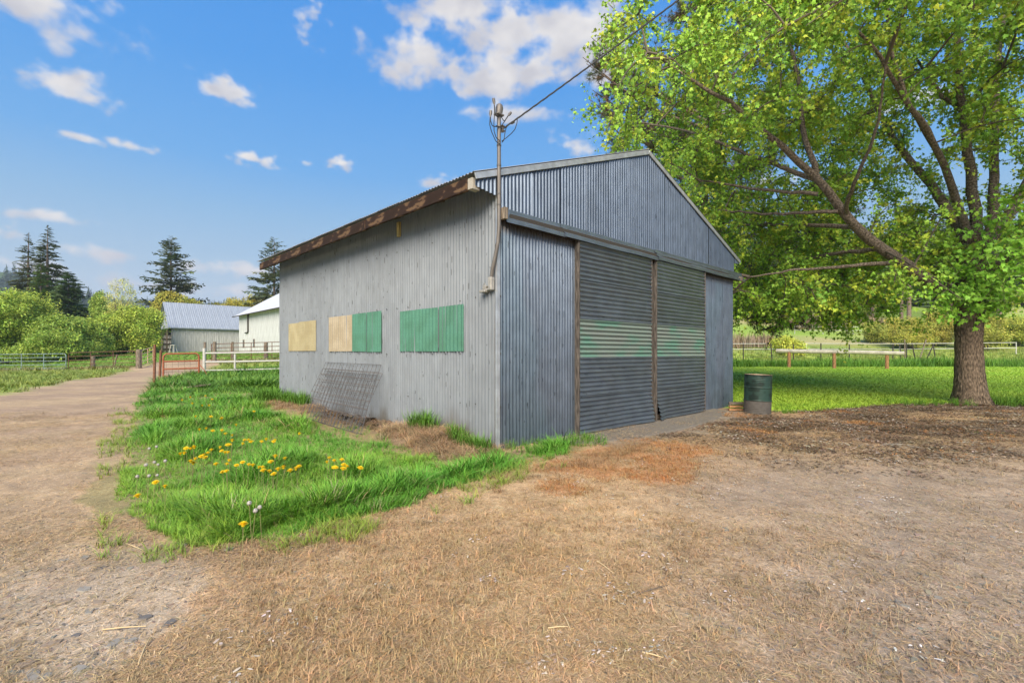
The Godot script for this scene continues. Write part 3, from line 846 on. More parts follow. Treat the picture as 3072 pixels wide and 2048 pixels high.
func build_mast() -> void:
	var t := thing("service_mast", "rusty electric service mast with looped wires at the shed corner", "mast", SHED_AT, SHED_TURN)
	var X := -0.035
	var Z := 0.075
	var mb := MB.new()
	mb.tube([Vector3(X, 4.74, Z), Vector3(X, 3.2, Z), Vector3(X - 0.005, 2.95, Z - 0.015), Vector3(X - 0.018, 2.75, 0.02), Vector3(-0.058, 2.58, -0.035), Vector3(-0.062, 2.45, -0.06)], [0.028, 0.028, 0.028, 0.028, 0.028, 0.028], 12)
	part("pipe", mb, M.pipe, t)
	for y in [4.3, 4.02, 3.62, 3.47]:
		mb = MB.new()
		mb.tube([Vector3(X, y - 0.012, Z), Vector3(X, y + 0.012, Z)], [0.033, 0.033], 12)
		part("strap", mb, M.wire, t)
	mb = MB.new()   # weatherhead: a hooded bulb
	mb.lathe([Vector2(0.0, -0.03), Vector2(0.042, -0.03), Vector2(0.046, 0.0), Vector2(0.052, 0.04), Vector2(0.055, 0.085), Vector2(0.045, 0.125), Vector2(0.024, 0.147), Vector2(0.0, 0.152)], 14, Transform3D(Basis(Vector3(0.3, 0, 1).normalized(), -0.12), Vector3(X, 4.74, Z)))
	mb.box(Transform3D(Basis.IDENTITY, Vector3(X - 0.01, 4.72, Z + 0.01)), Vector3(0.13, 0.025, 0.09), WHITE, 0.006)
	part("weatherhead", mb, M.pipe, t)
	mb = MB.new()   # insulator spool
	mb.lathe([Vector2(0.0, -0.045), Vector2(0.03, -0.045), Vector2(0.038, -0.03), Vector2(0.022, -0.015), Vector2(0.022, 0.015), Vector2(0.038, 0.03), Vector2(0.03, 0.045), Vector2(0.0, 0.045)], 12, Transform3D(Basis.IDENTITY, Vector3(X + 0.075, 4.56, Z - 0.01)))
	part("insulator", mb, M.pipe, t)
	mb = MB.new()
	mb.box(Transform3D(Basis.IDENTITY, Vector3(X + 0.035, 4.56, Z - 0.005)), Vector3(0.10, 0.025, 0.03), WHITE, 0.004)
	part("bracket", mb, M.wire, t)
	# loops of cable ending in taped splices
	var c := Vector3(X, 4.7, Z)
	var loops := [
		[Vector3(-0.02, 0.0, 0.03), Vector3(-0.07, -0.03, 0.03), Vector3(-0.11, 0.02, 0.02), Vector3(-0.12, 0.12, 0.02), Vector3(-0.125, 0.16, 0.02)],
		[Vector3(0.03, 0.0, 0.02), Vector3(0.08, -0.04, 0.02), Vector3(0.12, -0.03, 0.01), Vector3(0.19, 0.06, 0.0), Vector3(0.22, 0.10, 0.0)],
		[Vector3(-0.03, -0.16, 0.02), Vector3(-0.09, -0.19, 0.02), Vector3(-0.165, -0.2, 0.02), Vector3(-0.21, -0.13, 0.02), Vector3(-0.205, -0.06, 0.02)],
		[Vector3(-0.125, 0.13, 0.02), Vector3(-0.13, 0.0, 0.03), Vector3(-0.145, -0.17, 0.03), Vector3(-0.14, -0.27, 0.03), Vector3(-0.10, -0.36, 0.03), Vector3(-0.02, -0.39, 0.035)],
		[Vector3(-0.215, -0.08, 0.02), Vector3(-0.225, -0.2, 0.02), Vector3(-0.18, -0.3, 0.02), Vector3(-0.10, -0.42, 0.03), Vector3(-0.02, -0.44, 0.035)],
		[Vector3(0.21, 0.08, 0.0), Vector3(0.10, -0.06, 0.01), Vector3(0.0, -0.17, 0.03), Vector3(-0.10, -0.18, 0.03)],
		[Vector3(0.43, 0.13, 0.0), Vector3(0.42, 0.04, 0.0), Vector3(0.36, -0.09, 0.01), Vector3(0.25, -0.2, 0.02), Vector3(0.12, -0.31, 0.03), Vector3(0.03, -0.38, 0.035)],
		[Vector3(0.22, -0.05, 0.0), Vector3(0.15, -0.13, 0.01), Vector3(0.11, -0.24, 0.02), Vector3(0.08, -0.35, 0.03), Vector3(0.03, -0.4, 0.035)]]
	for l in loops:
		var cv := Curve3D.new()
		for k in l.size():
			var p: Vector3 = l[k]
			var tan_: Vector3 = ((l[mini(k + 1, l.size() - 1)] as Vector3) - (l[maxi(k - 1, 0)] as Vector3)) * 0.2
			cv.add_point(c + p * Vector3(0.85, 0.9, 1), -tan_ * 0.85, tan_ * 0.85)
		var pts := []
		var rad := []
		for k in 17:
			pts.append(cv.sample_baked(cv.get_baked_length() * k / 16.0)); rad.append(0.006)
		mb = MB.new()
		mb.tube(pts, rad, 6)
		part("wire_loop", mb, M.cable, t)
	for s in [[Vector3(-0.125, 0.15, 0.02), Vector3(-0.02, 0.09, 0.0)], [Vector3(-0.21, -0.06, 0.02), Vector3(0.01, 0.09, 0.0)], [Vector3(0.215, 0.09, 0.0), Vector3(0.06, 0.07, 0.0)], [Vector3(0.27, -0.02, 0.0), Vector3(0.08, 0.055, 0.0)]]:
		mb = MB.new()
		var a: Vector3 = c + s[0] * Vector3(0.85, 0.9, 1)
		var b: Vector3 = a + s[1] * 0.8
		mb.tube([a - s[1] * 0.2, a, a.lerp(b, 0.4), b], [0.006, 0.012, 0.021, 0.019], 8)
		part("splice", mb, M.pipe, t)
	# conduit body and old entry box on the side wall
	mb = MB.new()
	mb.box(Transform3D(Basis.IDENTITY, Vector3(-0.062, 2.37, -0.06)), Vector3(0.075, 0.19, 0.075), WHITE, 0.012)
	mb.tube([Vector3(-0.06, 2.30, -0.07), Vector3(-0.055, 2.29, -0.19)], [0.022, 0.022], 10)
	part("conduit_body", mb, M.boxgrey, t)
	mb = MB.new()
	mb.box(Transform3D(Basis.IDENTITY, Vector3(-0.06, 2.275, -0.21)), Vector3(0.10, 0.035, 0.13), WHITE, 0.006)
	mb.box(Transform3D(Basis(Vector3.RIGHT, 0.3), Vector3(-0.05, 2.33, -0.20)), Vector3(0.05, 0.06, 0.07), WHITE, 0.006)
	mb.tube([Vector3(-0.06, 2.33, -0.17), Vector3(-0.07, 2.39, -0.19), Vector3(-0.06, 2.36, -0.24), Vector3(-0.06, 2.29, -0.25)], [0.005, 0.005, 0.005, 0.005], 6)
	part("old_socket", mb, M.boxgrey, t)
	# service drop: three twisted conductors to a pole outside the frame
	var S := to_world(X + 0.08, 4.56, Z)
	var T := Vector3(6.9, 9.55, -6.0)
	var cable := thing("overhead_cable", "twisted black overhead cable rising from the mast past the maple", "cable", S)
	for w in 3:
		var pts := []
		var rad := []
		var nseg := 150
		for k in nseg + 1:
			var f := float(k) / nseg
			var p := (T - S) * f + Vector3.DOWN * 0.10 * 4.0 * f * (1.0 - f)
			var a := f * 130.0 + w * TAU / 3.0
			pts.append(p + Vector3(cos(a) * 0.35, sin(a), cos(a) * 0.6) * 0.009)
			rad.append(0.0065)
		mb = MB.new()
		mb.tube(pts, rad, 5)
		part("conductor", mb, M.cable, cable)
	var pole := MB.new()
	pole.tube([Vector3(0, -0.3, 0), Vector3(0, 5, 0), Vector3(0, 10.1, 0)], [0.15, 0.13, 0.10], 12)
	single("utility_pole", pole, M.greywood, "weathered wooden utility pole holding the overhead cable", "pole", Vector3(7.0, 0, -5.95))

# ------------------------------------------------------------------ plants
func tuft(seed_: int, blades: int, h: float, spread: float, width: float, lean: float, segs := 3) -> ArrayMesh:
	var rng := RandomNumberGenerator.new()
	rng.seed = seed_
	var mb := MB.new()
	for k in blades:
		var a := rng.randf() * TAU
		var dir := Vector3(cos(a), 0, sin(a))
		var p := Vector3(rng.randf_range(-1, 1), 0, rng.randf_range(-1, 1)) * spread
		var hh := h * rng.randf_range(0.55, 1.1)
		var ln := lean * rng.randf_range(0.3, 1.3)
		var sd := dir.cross(Vector3.UP).rotated(Vector3.UP, rng.randf_range(-0.8, 0.8))
		var tone := rng.randf_range(0.72, 1.2)
		var col := Color(tone * rng.randf_range(0.9, 1.12), tone, tone * 0.95)
		var prev := -1
		for s in segs + 1:
			var f := float(s) / segs
			var c := p + dir * ln * hh * f * f + Vector3.UP * hh * (f - 0.32 * ln * f * f)
			var w := width * (1.0 - 0.85 * f * f)
			var nn := (dir * -0.5 + Vector3.UP * (0.6 + 0.4 * f)).normalized()
			var i0 := mb.vert(c - sd * w, nn, Vector2(0, f), col)
			mb.vert(c + sd * w, nn, Vector2(1, f), col)
			if prev >= 0:
				mb.tri_i(prev, prev + 1, i0 + 1); mb.tri_i(prev, i0 + 1, i0)
			prev = i0
	return mb.mesh()

func litter_mesh(seed_: int, n: int, spread: float, l0: float, l1: float, w0: float, w1: float, lift: float) -> ArrayMesh:
	var rng := RandomNumberGenerator.new()
	rng.seed = seed_
	var mb := MB.new()
	for k in n:
		var a := rng.randf() * TAU
		var t := Vector3(cos(a), rng.randf_range(-0.25, 0.25), sin(a))
		var L := rng.randf_range(l0, l1) * 0.5
		var w := rng.randf_range(w0, w1) * 0.5
		var s := Vector3(-sin(a), rng.randf_range(-0.3, 0.3), cos(a)) * w
		var p := Vector3(rng.randf_range(-1, 1) * spread, 0.003 + rng.randf() * lift, rng.randf_range(-1, 1) * spread)
		var tone := rng.randf_range(0.6, 1.3)
		var col := Color(tone, tone * rng.randf_range(0.94, 1.05), tone * rng.randf_range(0.85, 1.1))
		var m := p + Vector3.UP * L * rng.randf_range(0.0, 0.3)
		mb.quad(p - t * L - s * 0.7, m - s, m + s, p - t * L + s * 0.7, col)
		mb.quad(m - s, p + t * L - s * 0.4, p + t * L + s * 0.4, m + s, col)
	return mb.mesh()

func leaf_clump(seed_: int, n: int, rad: float, L: float, W: float) -> ArrayMesh:
	var rng := RandomNumberGenerator.new()
	rng.seed = seed_
	var mb := MB.new()
	for k in n:
		var o := rdir(rng) * rad * pow(rng.randf(), 0.5)
		var b := look(rdir(rng) + Vector3(0, -0.2, 0), rng.randf() * TAU)
		var s := rng.randf_range(0.7, 1.2)
		var tone := rng.randf_range(0.75, 1.22)
		var col := Color(tone * rng.randf_range(0.92, 1.1), tone, tone)
		var tip := o + b.y * L * s
		var l := o + b.y * L * s * 0.45 + b.x * W * s + b.z * W * 0.3
		var r := o + b.y * L * s * 0.45 - b.x * W * s + b.z * W * 0.3
		mb.tri(o, tip, l, col); mb.tri(o, r, tip, col)
	return mb.mesh()

func maple_leaf() -> ArrayMesh:
	var mb := MB.new()
	var pts := [Vector2(0, -0.02), Vector2(0.20, 0.02), Vector2(0.46, -0.02), Vector2(0.34, 0.20), Vector2(0.52, 0.52), Vector2(0.24, 0.46), Vector2(0.14, 0.66), Vector2(0, 1.0), Vector2(-0.14, 0.66), Vector2(-0.24, 0.46), Vector2(-0.52, 0.52), Vector2(-0.34, 0.20), Vector2(-0.46, -0.02), Vector2(-0.20, 0.02)]
	var c := Vector3(0, 0.3, 0.0)
	var v := []
	for p in pts: v.append(Vector3(p.x, p.y, -0.16 * absf(p.x) - 0.14 * p.y * p.y))
	for k in v.size(): mb.tri(c, v[k], v[(k + 1) % v.size()])
	return mb.mesh()

func bough(seed_: int, pairs: int, wide: float, droop: float) -> ArrayMesh:   # a conifer branch of length 1 along +y, z up
	var rng := RandomNumberGenerator.new()
	rng.seed = seed_
	var mb := MB.new()
	for k in pairs:
		var f := 0.12 + 0.88 * (k + rng.randf() * 0.5) / pairs
		var p := Vector3(0, f, -droop * f * f)
		for s in [-1.0, 1.0]:
			var L := wide * (1.05 - 0.75 * f) * rng.randf_range(0.6, 1.2)
			var d := Vector3(s * rng.randf_range(0.7, 1.0), rng.randf_range(0.3, 0.8), rng.randf_range(-0.45, 0.2)).normalized()
			var w := Vector3(-d.y, d.x, rng.randf_range(-0.6, 0.6)).normalized() * rng.randf_range(0.03, 0.055)
			var tone := rng.randf_range(0.65, 1.25)
			var col := Color(tone, tone, tone)
			mb.tri(p - w * 0.5, p + d * L * 0.6 + w, p + d * L, col); mb.tri(p - w * 0.5, p + d * L, p + d * L * 0.55 - w, col)
			if rng.randf() < 0.6:
				var up := Vector3(rng.randf_range(-0.4, 0.4), 0.6, rng.randf_range(-0.7, 0.8)).normalized() * L * 0.45
				mb.tri(p, p + up + w * 0.7, p + up - w * 0.7, col)
	return mb.mesh()

func needle_ball(seed_: int, n: int, w: float) -> ArrayMesh:   # tuft of long needles round the end of a twig along +y
	var rng := RandomNumberGenerator.new()
	rng.seed = seed_
	var mb := MB.new()
	for k in n:
		var d := (rdir(rng) + Vector3(0, 0.75, 0)).normalized()
		var s := d.cross(rdir(rng)).normalized() * w
		var L := rng.randf_range(0.7, 1.0)
		var tone := rng.randf_range(0.6, 1.3)
		var o := Vector3(0, -0.25 * rng.randf(), 0)
		mb.tri(o - s, o + s, o + d * L, Color(tone, tone, tone))
	return mb.mesh()

func conifer(called: String, label: String, group: String, at: Vector3, h: float, w: float, col: Color, n: int, bare: float, mesh: Mesh, shape := 0.85, seed_ := 1) -> Node3D:
	var rng := RandomNumberGenerator.new()
	rng.seed = seed_
	var t := thing(called, label, "tree", at, 0.0, group)
	var mb := MB.new()
	mb.tube([Vector3(0, -0.5, 0), Vector3(0.05, h * 0.35, 0), Vector3(0, h * 0.7, 0.05), Vector3(0, h, 0)], [h * 0.016, h * 0.013, h * 0.008, 0.02], 8)
	part("trunk", mb, M.pinebark, t)
	var it := Inst.new()
	for k in n:
		var f := bare + (1.0 - bare) * pow((k + rng.randf()) / n, 0.9)
		var L := w * pow(1.0 - f, shape) * rng.randf_range(0.4, 1.3) + 0.35
		if bare > 0.25: L *= clampf(0.5 + (f - bare) * 3.0, 0.4, 1.0)
		var a := rng.randf() * TAU
		var dir := Vector3(cos(a), rng.randf_range(-0.38, 0.12) + 0.45 * f, sin(a))
		it.add(look(dir, rng.randf_range(-0.4, 0.4)).scaled_local(Vector3(L, L, L)), Vector3(0, f * h, 0), jit(rng, col * Color(2.0, 1.9, 1.9), 0.35))
	many("crown", mesh, M.needle, it, t)
	return t

func leafy(called: String, label: String, group: String, at: Vector3, h: float, w: float, col: Color, n: int, cs: float, mesh: Mesh, seed_ := 1, low := 0.15, loose := 0.0, cat := "tree") -> Node3D:
	var rng := RandomNumberGenerator.new()
	rng.seed = seed_
	var t := thing(called, label, cat, at, 0.0, group)
	var blobs := []
	for k in 16:
		var f := rng.randf()
		var y := h * lerpf(low + 0.12, 0.86, f)
		var reach := w * 0.5 * sqrt(maxf(0.05, 1.0 - pow(absf(f - 0.35) / 0.72, 2.0))) * 0.72
		var a := rng.randf() * TAU
		var rr := reach * sqrt(rng.randf())
		blobs.append([Vector3(cos(a) * rr, y, sin(a) * rr), w * rng.randf_range(0.16, 0.27), h * rng.randf_range(0.10, 0.18)])
	blobs.append([Vector3(0, h * 0.55, 0), w * 0.3, h * 0.32])
	var it := Inst.new()
	for k in n:
		var b: Array = blobs[rng.randi() % blobs.size()]
		var d := rdir(rng)
		var r := pow(rng.randf(), 0.33) * (1.0 + 0.25 * n_mid.get_noise_3dv(d * 9.0 + b[0])) + loose * rng.randf()
		var p: Vector3 = b[0] + Vector3(d.x * b[1], d.y * b[2], d.z * b[1]) * r
		if p.y < h * low * rng.randf(): continue
		var s := cs * rng.randf_range(0.7, 1.3)
		it.add(look(rdir(rng)).scaled_local(Vector3(s, s, s)), p, jit(rng, col * Color(2.35, 2.15, 2.2), 0.32))
	many("crown", mesh, M.leaf, it, t)
	var mb := MB.new()
	for k in 5:
		var b: Vector3 = blobs[k][0]
		mb.tube([Vector3(rng.randf_range(-0.2, 0.2), -0.2, rng.randf_range(-0.2, 0.2)), Vector3(b.x * 0.35, b.y * 0.5, b.z * 0.35), b], [h * 0.012, h * 0.009, h * 0.003], 6)
	part("trunk", mb, M.twig, t)
	return t

func spline(l: Array, seg: int) -> Array:
	var cv := Curve3D.new()
	for k in l.size():
		var tn: Vector3 = ((l[mini(k + 1, l.size() - 1)] as Vector3) - (l[maxi(k - 1, 0)] as Vector3)) * 0.18
		cv.add_point(l[k], -tn, tn)
	var out := []
	var total := cv.get_baked_length()
	for k in seg + 1: out.append(cv.sample_baked(total * k / seg))
	return out

func build_maple() -> void:
	var base := Vector3(12.42, gh(12.42, -13.2), -13.2)
	var t := thing("maple_tree", "big spreading maple with furrowed trunk and bright spring leaves, right of the shed", "tree", base)
	var rng := RandomNumberGenerator.new()
	rng.seed = 12
	# trunk with root flare, forked at head height
	var mb := MB.new()
	var rings := [[-0.25, 0.56], [0.0, 0.45], [0.12, 0.385], [0.35, 0.33], [0.7, 0.30], [1.2, 0.275], [1.8, 0.27], [2.3, 0.285], [2.8, 0.32], [3.3, 0.31], [3.9, 0.27], [4.5, 0.22]]
	var sides := 110
	var fl := FastNoiseLite.new()
	fl.seed = 8; fl.frequency = 1.0; fl.fractal_octaves = 3
	var rows := 70
	for j in rows + 1:
		var y: float = lerpf(-0.25, 4.5, float(j) / rows)
		var rr := 0.3
		for k in rings.size() - 1:
			if y >= rings[k][0] and y <= rings[k + 1][0]: rr = lerpf(rings[k][1], rings[k + 1][1], (y - rings[k][0]) / (rings[k + 1][0] - rings[k][0]))
		for i in sides + 1:
			var a := TAU * (i % sides) / sides
			var lobes := 1.0 + 0.22 * ss(0.5, -0.1, y) * sin(a * 5.0 + 0.7) * (0.6 + 0.4 * sin(a * 2.0))
			var ridge := 0.03 * (1.0 - 3.2 * absf(fl.get_noise_3d(cos(a) * 4.2, y * 0.75, sin(a) * 4.2)))
			var r := rr * lobes + ridge
			var nn := Vector3(cos(a), 0, -sin(a))
			mb.vert(nn * r + Vector3(-0.05 * y + 0.012 * y * y, y, 0), nn, Vector2.ZERO)
	for j in rows:
		for i in sides:
			var a := j * (sides + 1) + i
			var b := a + sides + 1
			mb.tri_i(a, a + 1, b + 1); mb.tri_i(a, b + 1, b)
	part("trunk", mb, M.bark, t)
	# main limbs, read off the photograph and given depth
	var L := [
		[[Vector3(12.35, 2.75, -13.2), Vector3(11.9, 2.98, -13.2), Vector3(11.12, 3.42, -13.1), Vector3(9.77, 4.13, -12.9), Vector3(9.01, 4.64, -12.7), Vector3(8.37, 5.14, -12.5), Vector3(7.7, 5.76, -12.3), Vector3(6.37, 6.66, -12.0), Vector3(5.37, 7.37, -11.8), Vector3(4.63, 7.64, -11.6), Vector3(3.73, 8.08, -11.4)], 0.26, 0.03],
		[[Vector3(7.7, 5.76, -12.3), Vector3(7.54, 6.17, -12.2), Vector3(7.37, 7.18, -12.4), Vector3(7.44, 8.28, -12.6), Vector3(7.35, 9.31, -12.8), Vector3(7.1, 10.47, -13.0), Vector3(6.9, 12.0, -13.1)], 0.10, 0.03],
		[[Vector3(8.32, 5.01, -12.5), Vector3(7.6, 5.1, -13.0), Vector3(6.94, 5.25, -13.6), Vector3(5.72, 5.77, -14.8)], 0.07, 0.02],
		[[Vector3(7.76, 5.4, -12.4), Vector3(6.31, 5.94, -13.4), Vector3(4.76, 6.55, -14.2)], 0.07, 0.02],
		[[Vector3(10.03, 3.77, -12.9), Vector3(8.9, 3.66, -12.9), Vector3(7.8, 3.62, -13.0), Vector3(6.47, 3.46, -13.3)], 0.08, 0.02],
		[[Vector3(12.31, 4.4, -13.2), Vector3(12.06, 5.33, -13.5), Vector3(12.0, 6.26, -14.0), Vector3(11.76, 7.28, -14.6), Vector3(11.39, 8.97, -15.2), Vector3(11.09, 10.91, -15.8), Vector3(10.6, 12.5, -16.4)], 0.19, 0.03],
		[[Vector3(12.2, 4.6, -13.1), Vector3(11.6, 5.6, -12.8), Vector3(10.29, 6.71, -12.0), Vector3(8.92, 7.57, -11.3), Vector3(8.42, 7.93, -11.0), Vector3(7.59, 8.44, -10.7), Vector3(6.99, 8.93, -10.5)], 0.15, 0.025],
		[[Vector3(12.5, 4.2, -13.2), Vector3(12.6, 4.87, -13.2), Vector3(12.32, 6.15, -13.1), Vector3(12.08, 7.41, -13.0), Vector3(11.92, 8.7, -13.0), Vector3(11.73, 10.7, -12.9), Vector3(11.4, 13.5, -12.8)], 0.20, 0.04],
		[[Vector3(12.02, 7.77, -13.0), Vector3(11.63, 8.83, -13.5), Vector3(11.0, 10.94, -14.0)], 0.08, 0.02],
		[[Vector3(12.7, 4.2, -13.25), Vector3(13.1, 4.9, -13.3), Vector3(13.35, 6.57, -13.5), Vector3(13.64, 8.06, -13.8), Vector3(14.0, 10.1, -14.0), Vector3(14.43, 11.64, -14.2), Vector3(14.9, 13.6, -14.3)], 0.18, 0.04],
		[[Vector3(12.8, 4.2, -13.2), Vector3(13.3, 5.0, -13.1), Vector3(13.9, 6.3, -12.9), Vector3(15.0, 7.6, -12.5), Vector3(16.6, 8.8, -12.2), Vector3(18.2, 9.8, -12.0)], 0.17, 0.03],
		[[Vector3(12.35, 3.3, -13.3), Vector3(11.9, 3.9, -14.2), Vector3(11.3, 4.6, -15.4), Vector3(10.7, 5.4, -16.8), Vector3(10.0, 6.3, -18.4)], 0.18, 0.03],
		[[Vector3(12.5, 3.4, -13.0), Vector3(12.9, 4.2, -12.0), Vector3(13.4, 4.9, -10.8), Vector3(13.2, 5.6, -9.4), Vector3(12.8, 6.2, -8.2)], 0.15, 0.03],
		[[Vector3(12.8, 4.0, -13.3), Vector3(14.2, 5.0, -14.2), Vector3(16.0, 6.0, -15.2), Vector3(18.2, 6.8, -16.0)], 0.15, 0.03],
		[[Vector3(10.6, 6.5, -12.2), Vector3(9.6, 7.9, -12.0), Vector3(9.0, 9.6, -11.7), Vector3(8.7, 11.4, -11.4)], 0.09, 0.025],
		[[Vector3(8.6, 4.95, -12.6), Vector3(8.1, 5.3, -11.6), Vector3(7.9, 6.2, -10.6), Vector3(7.6, 7.3, -9.9)], 0.08, 0.02]]
	L.append([[Vector3(9.0, 4.64, -12.7), Vector3(8.4, 5.1, -14.2), Vector3(7.6, 5.6, -16.0), Vector3(6.8, 6.3, -18.2)], 0.09, 0.025])
	L.append([[Vector3(9.8, 4.13, -12.9), Vector3(9.4, 4.3, -14.6), Vector3(9.0, 4.3, -16.6), Vector3(8.6, 4.2, -18.6)], 0.09, 0.025])
	L.append([[Vector3(7.7, 5.76, -12.3), Vector3(6.6, 6.9, -13.6), Vector3(5.4, 8.2, -15.0), Vector3(4.2, 9.0, -16.2)], 0.09, 0.025])
	var nodes := PackedVector3Array()
	for l in L:
		var pts := spline(l[0], 18)
		var rad := []
		for k in pts.size():
			var f := float(k) / (pts.size() - 1)
			pts[k] = pts[k] - base + Vector3(rng.randf_range(-1, 1), rng.randf_range(-1, 1), rng.randf_range(-1, 1)) * 0.025
			rad.append(lerpf(l[1] * 0.76, l[2] * 0.9, pow(f, 0.8)))
			if k > 4: nodes.append(pts[k])
		mb = MB.new()
		mb.tube(pts, rad, 12, WHITE, true, 0.05)
		part("limb", mb, M.limb, t)
	# secondary branches towards points spread through the crown, twigs and leaves along them
	var twigs := MB.new()
	var it := Inst.new()
	var C := Vector3(11.6, 8.6, -13.0) - base
	var R := Vector3(9.6, 7.4, 7.4)
	var made := 0
	var tries := 0
	while made < 1150 and tries < 16000:
		tries += 1
		var d := rdir(rng)
		var r := pow(rng.randf(), 0.38)
		var fl2 := 1.0 + 0.55 * maxf(0.0, -d.y)
		var e := C + Vector3(d.x * R.x * fl2, d.y * R.y, d.z * R.z * fl2) * r
		if made > 1010: e = Vector3(rng.randf_range(6.3, 12.6), rng.randf_range(2.5, 6.8), rng.randf_range(-19.5, -12.8)) - base   # fuller towards the back, over the lawn
		var wv := e + base
		if e.y < 1.75 or (wv.x < 3.6 and wv.y < 6.5): continue
		var bare := false
		for k in range(0, 30): bare = bare or nodes[k % mini(nodes.size(), 12)].distance_squared_to(e) < 1.0
		if bare and rng.randf() < 0.85: continue
		if wv.z > -11.2 and wv.x > 6.5 and wv.y < 7.5 and rng.randf() < 0.6: continue
		if wv.x > 9.5 and wv.y > 5.5 and rng.randf() < 0.3: continue
		if wv.x < 5.0 and wv.y > 7.0 and rng.randf() < 0.6: continue
		if wv.x > 14.8 and rng.randf() < 0.72: continue   # thinner on the far side, away from the yard
		if wv.y > 11.8 and rng.randf() < 0.7: continue
		if Vector2(wv.x - 12.4, wv.z + 13.2).length() < 2.4 and wv.y < 3.6: continue
		var q := shed_local(wv.x, wv.z)
		if q.x > -0.6 and q.x < 8.8 and q.y > -9.2 and q.y < 0.3 and wv.y < roof_y(q.x) + 0.5: continue
		if q.x < 10.1 and q.y > -0.8 and wv.y < 6.6: continue   # kept clear of the door front
		var best := nodes[0]
		var bd := 1e9
		for nd in nodes:
			var dd := nd.distance_squared_to(e) * (1.0 if nd.y < e.y + 0.5 else 1.7)
			if dd < bd: bd = dd; best = nd
		bd = sqrt(bd)
		if bd > 5.2: continue
		made += 1
		var m := best.lerp(e, 0.5) + Vector3(0, 0.12 * bd, 0) + rdir(rng) * 0.08 * bd
		var bp := spline([best, m, e], 6)
		var br := []
		for k in 7: br.append(lerpf(0.012 + 0.008 * bd, 0.006, k / 6.0))
		twigs.tube(bp, br, 5, WHITE, false)
		nodes.append(m)
		var nt := 13
		for k in nt:
			var f := rng.randf_range(0.25, 1.0)
			var o: Vector3 = bp[int(f * 6)]
			var dir := (rdir(rng) + (e - best).normalized() * 0.7 + Vector3(0, -0.1, 0)).normalized()
			var len_ := rng.randf_range(0.35, 0.85)
			var tip := o + dir * len_ + Vector3(0, -0.10, 0)
			twigs.tube([o, o.lerp(tip, 0.5) + Vector3(0, 0.05, 0), tip], [0.006, 0.004, 0.002], 3, WHITE, false)
			var gold := rng.randf()
			var tone := Color(0.29, 0.49, 0.055) if gold < 0.62 else (Color(0.42, 0.53, 0.055) if gold < 0.88 else Color(0.22, 0.43, 0.06))
			for j in 15:
				var g := rng.randf_range(0.2, 1.08)
				var lp := o.lerp(tip, g) + rdir(rng) * 0.075
				var ld := (rdir(rng) * 0.9 + dir * 0.4 + Vector3(0, -0.75, 0)).normalized()
				var s := rng.randf_range(0.055, 0.11)
				it.add(look(ld, rng.randf() * TAU).scaled_local(Vector3(s, s, s)), lp, jit(rng, tone, 0.25))
	part("branches", twigs, M.twig, t)
	many("crown", maple_leaf(), M.leaf, it, t)
	# low spray of larger leaves hanging before the trunk
	var it2 := Inst.new()
	var tw2 := MB.new()
	for k in 240:
		var o := Vector3(rng.randf_range(11.4, 15.4), rng.randf_range(2.5, 5.0), rng.randf_range(-12.7, -10.6)) - base
		if rng.randf() < 0.3: o = Vector3(rng.randf_range(11.3, 12.9), rng.randf_range(2.5, 3.6), rng.randf_range(-12.9, -12.4)) - base
		var dir := (rdir(rng) + Vector3(-0.4, -0.2, 0.2)).normalized()
		var tip := o + dir * 0.6
		tw2.tube([o - dir * 0.35 + Vector3(0, 0.15, 0), o, tip], [0.006, 0.005, 0.002], 3, WHITE, false)
		for j in 16:
			var s := rng.randf_range(0.08, 0.145)
			it2.add(look((rdir(rng) * 0.8 + Vector3(-0.2, -0.5, 0.3)).normalized(), rng.randf() * TAU).scaled_local(Vector3(s, s, s)), o.lerp(tip, rng.randf()) + rdir(rng) * 0.14, jit(rng, Color(0.26, 0.52, 0.06), 0.22))
	part("twigs", tw2, M.twig, t)
	many("low_foliage", maple_leaf(), M.leaf, it2, t)

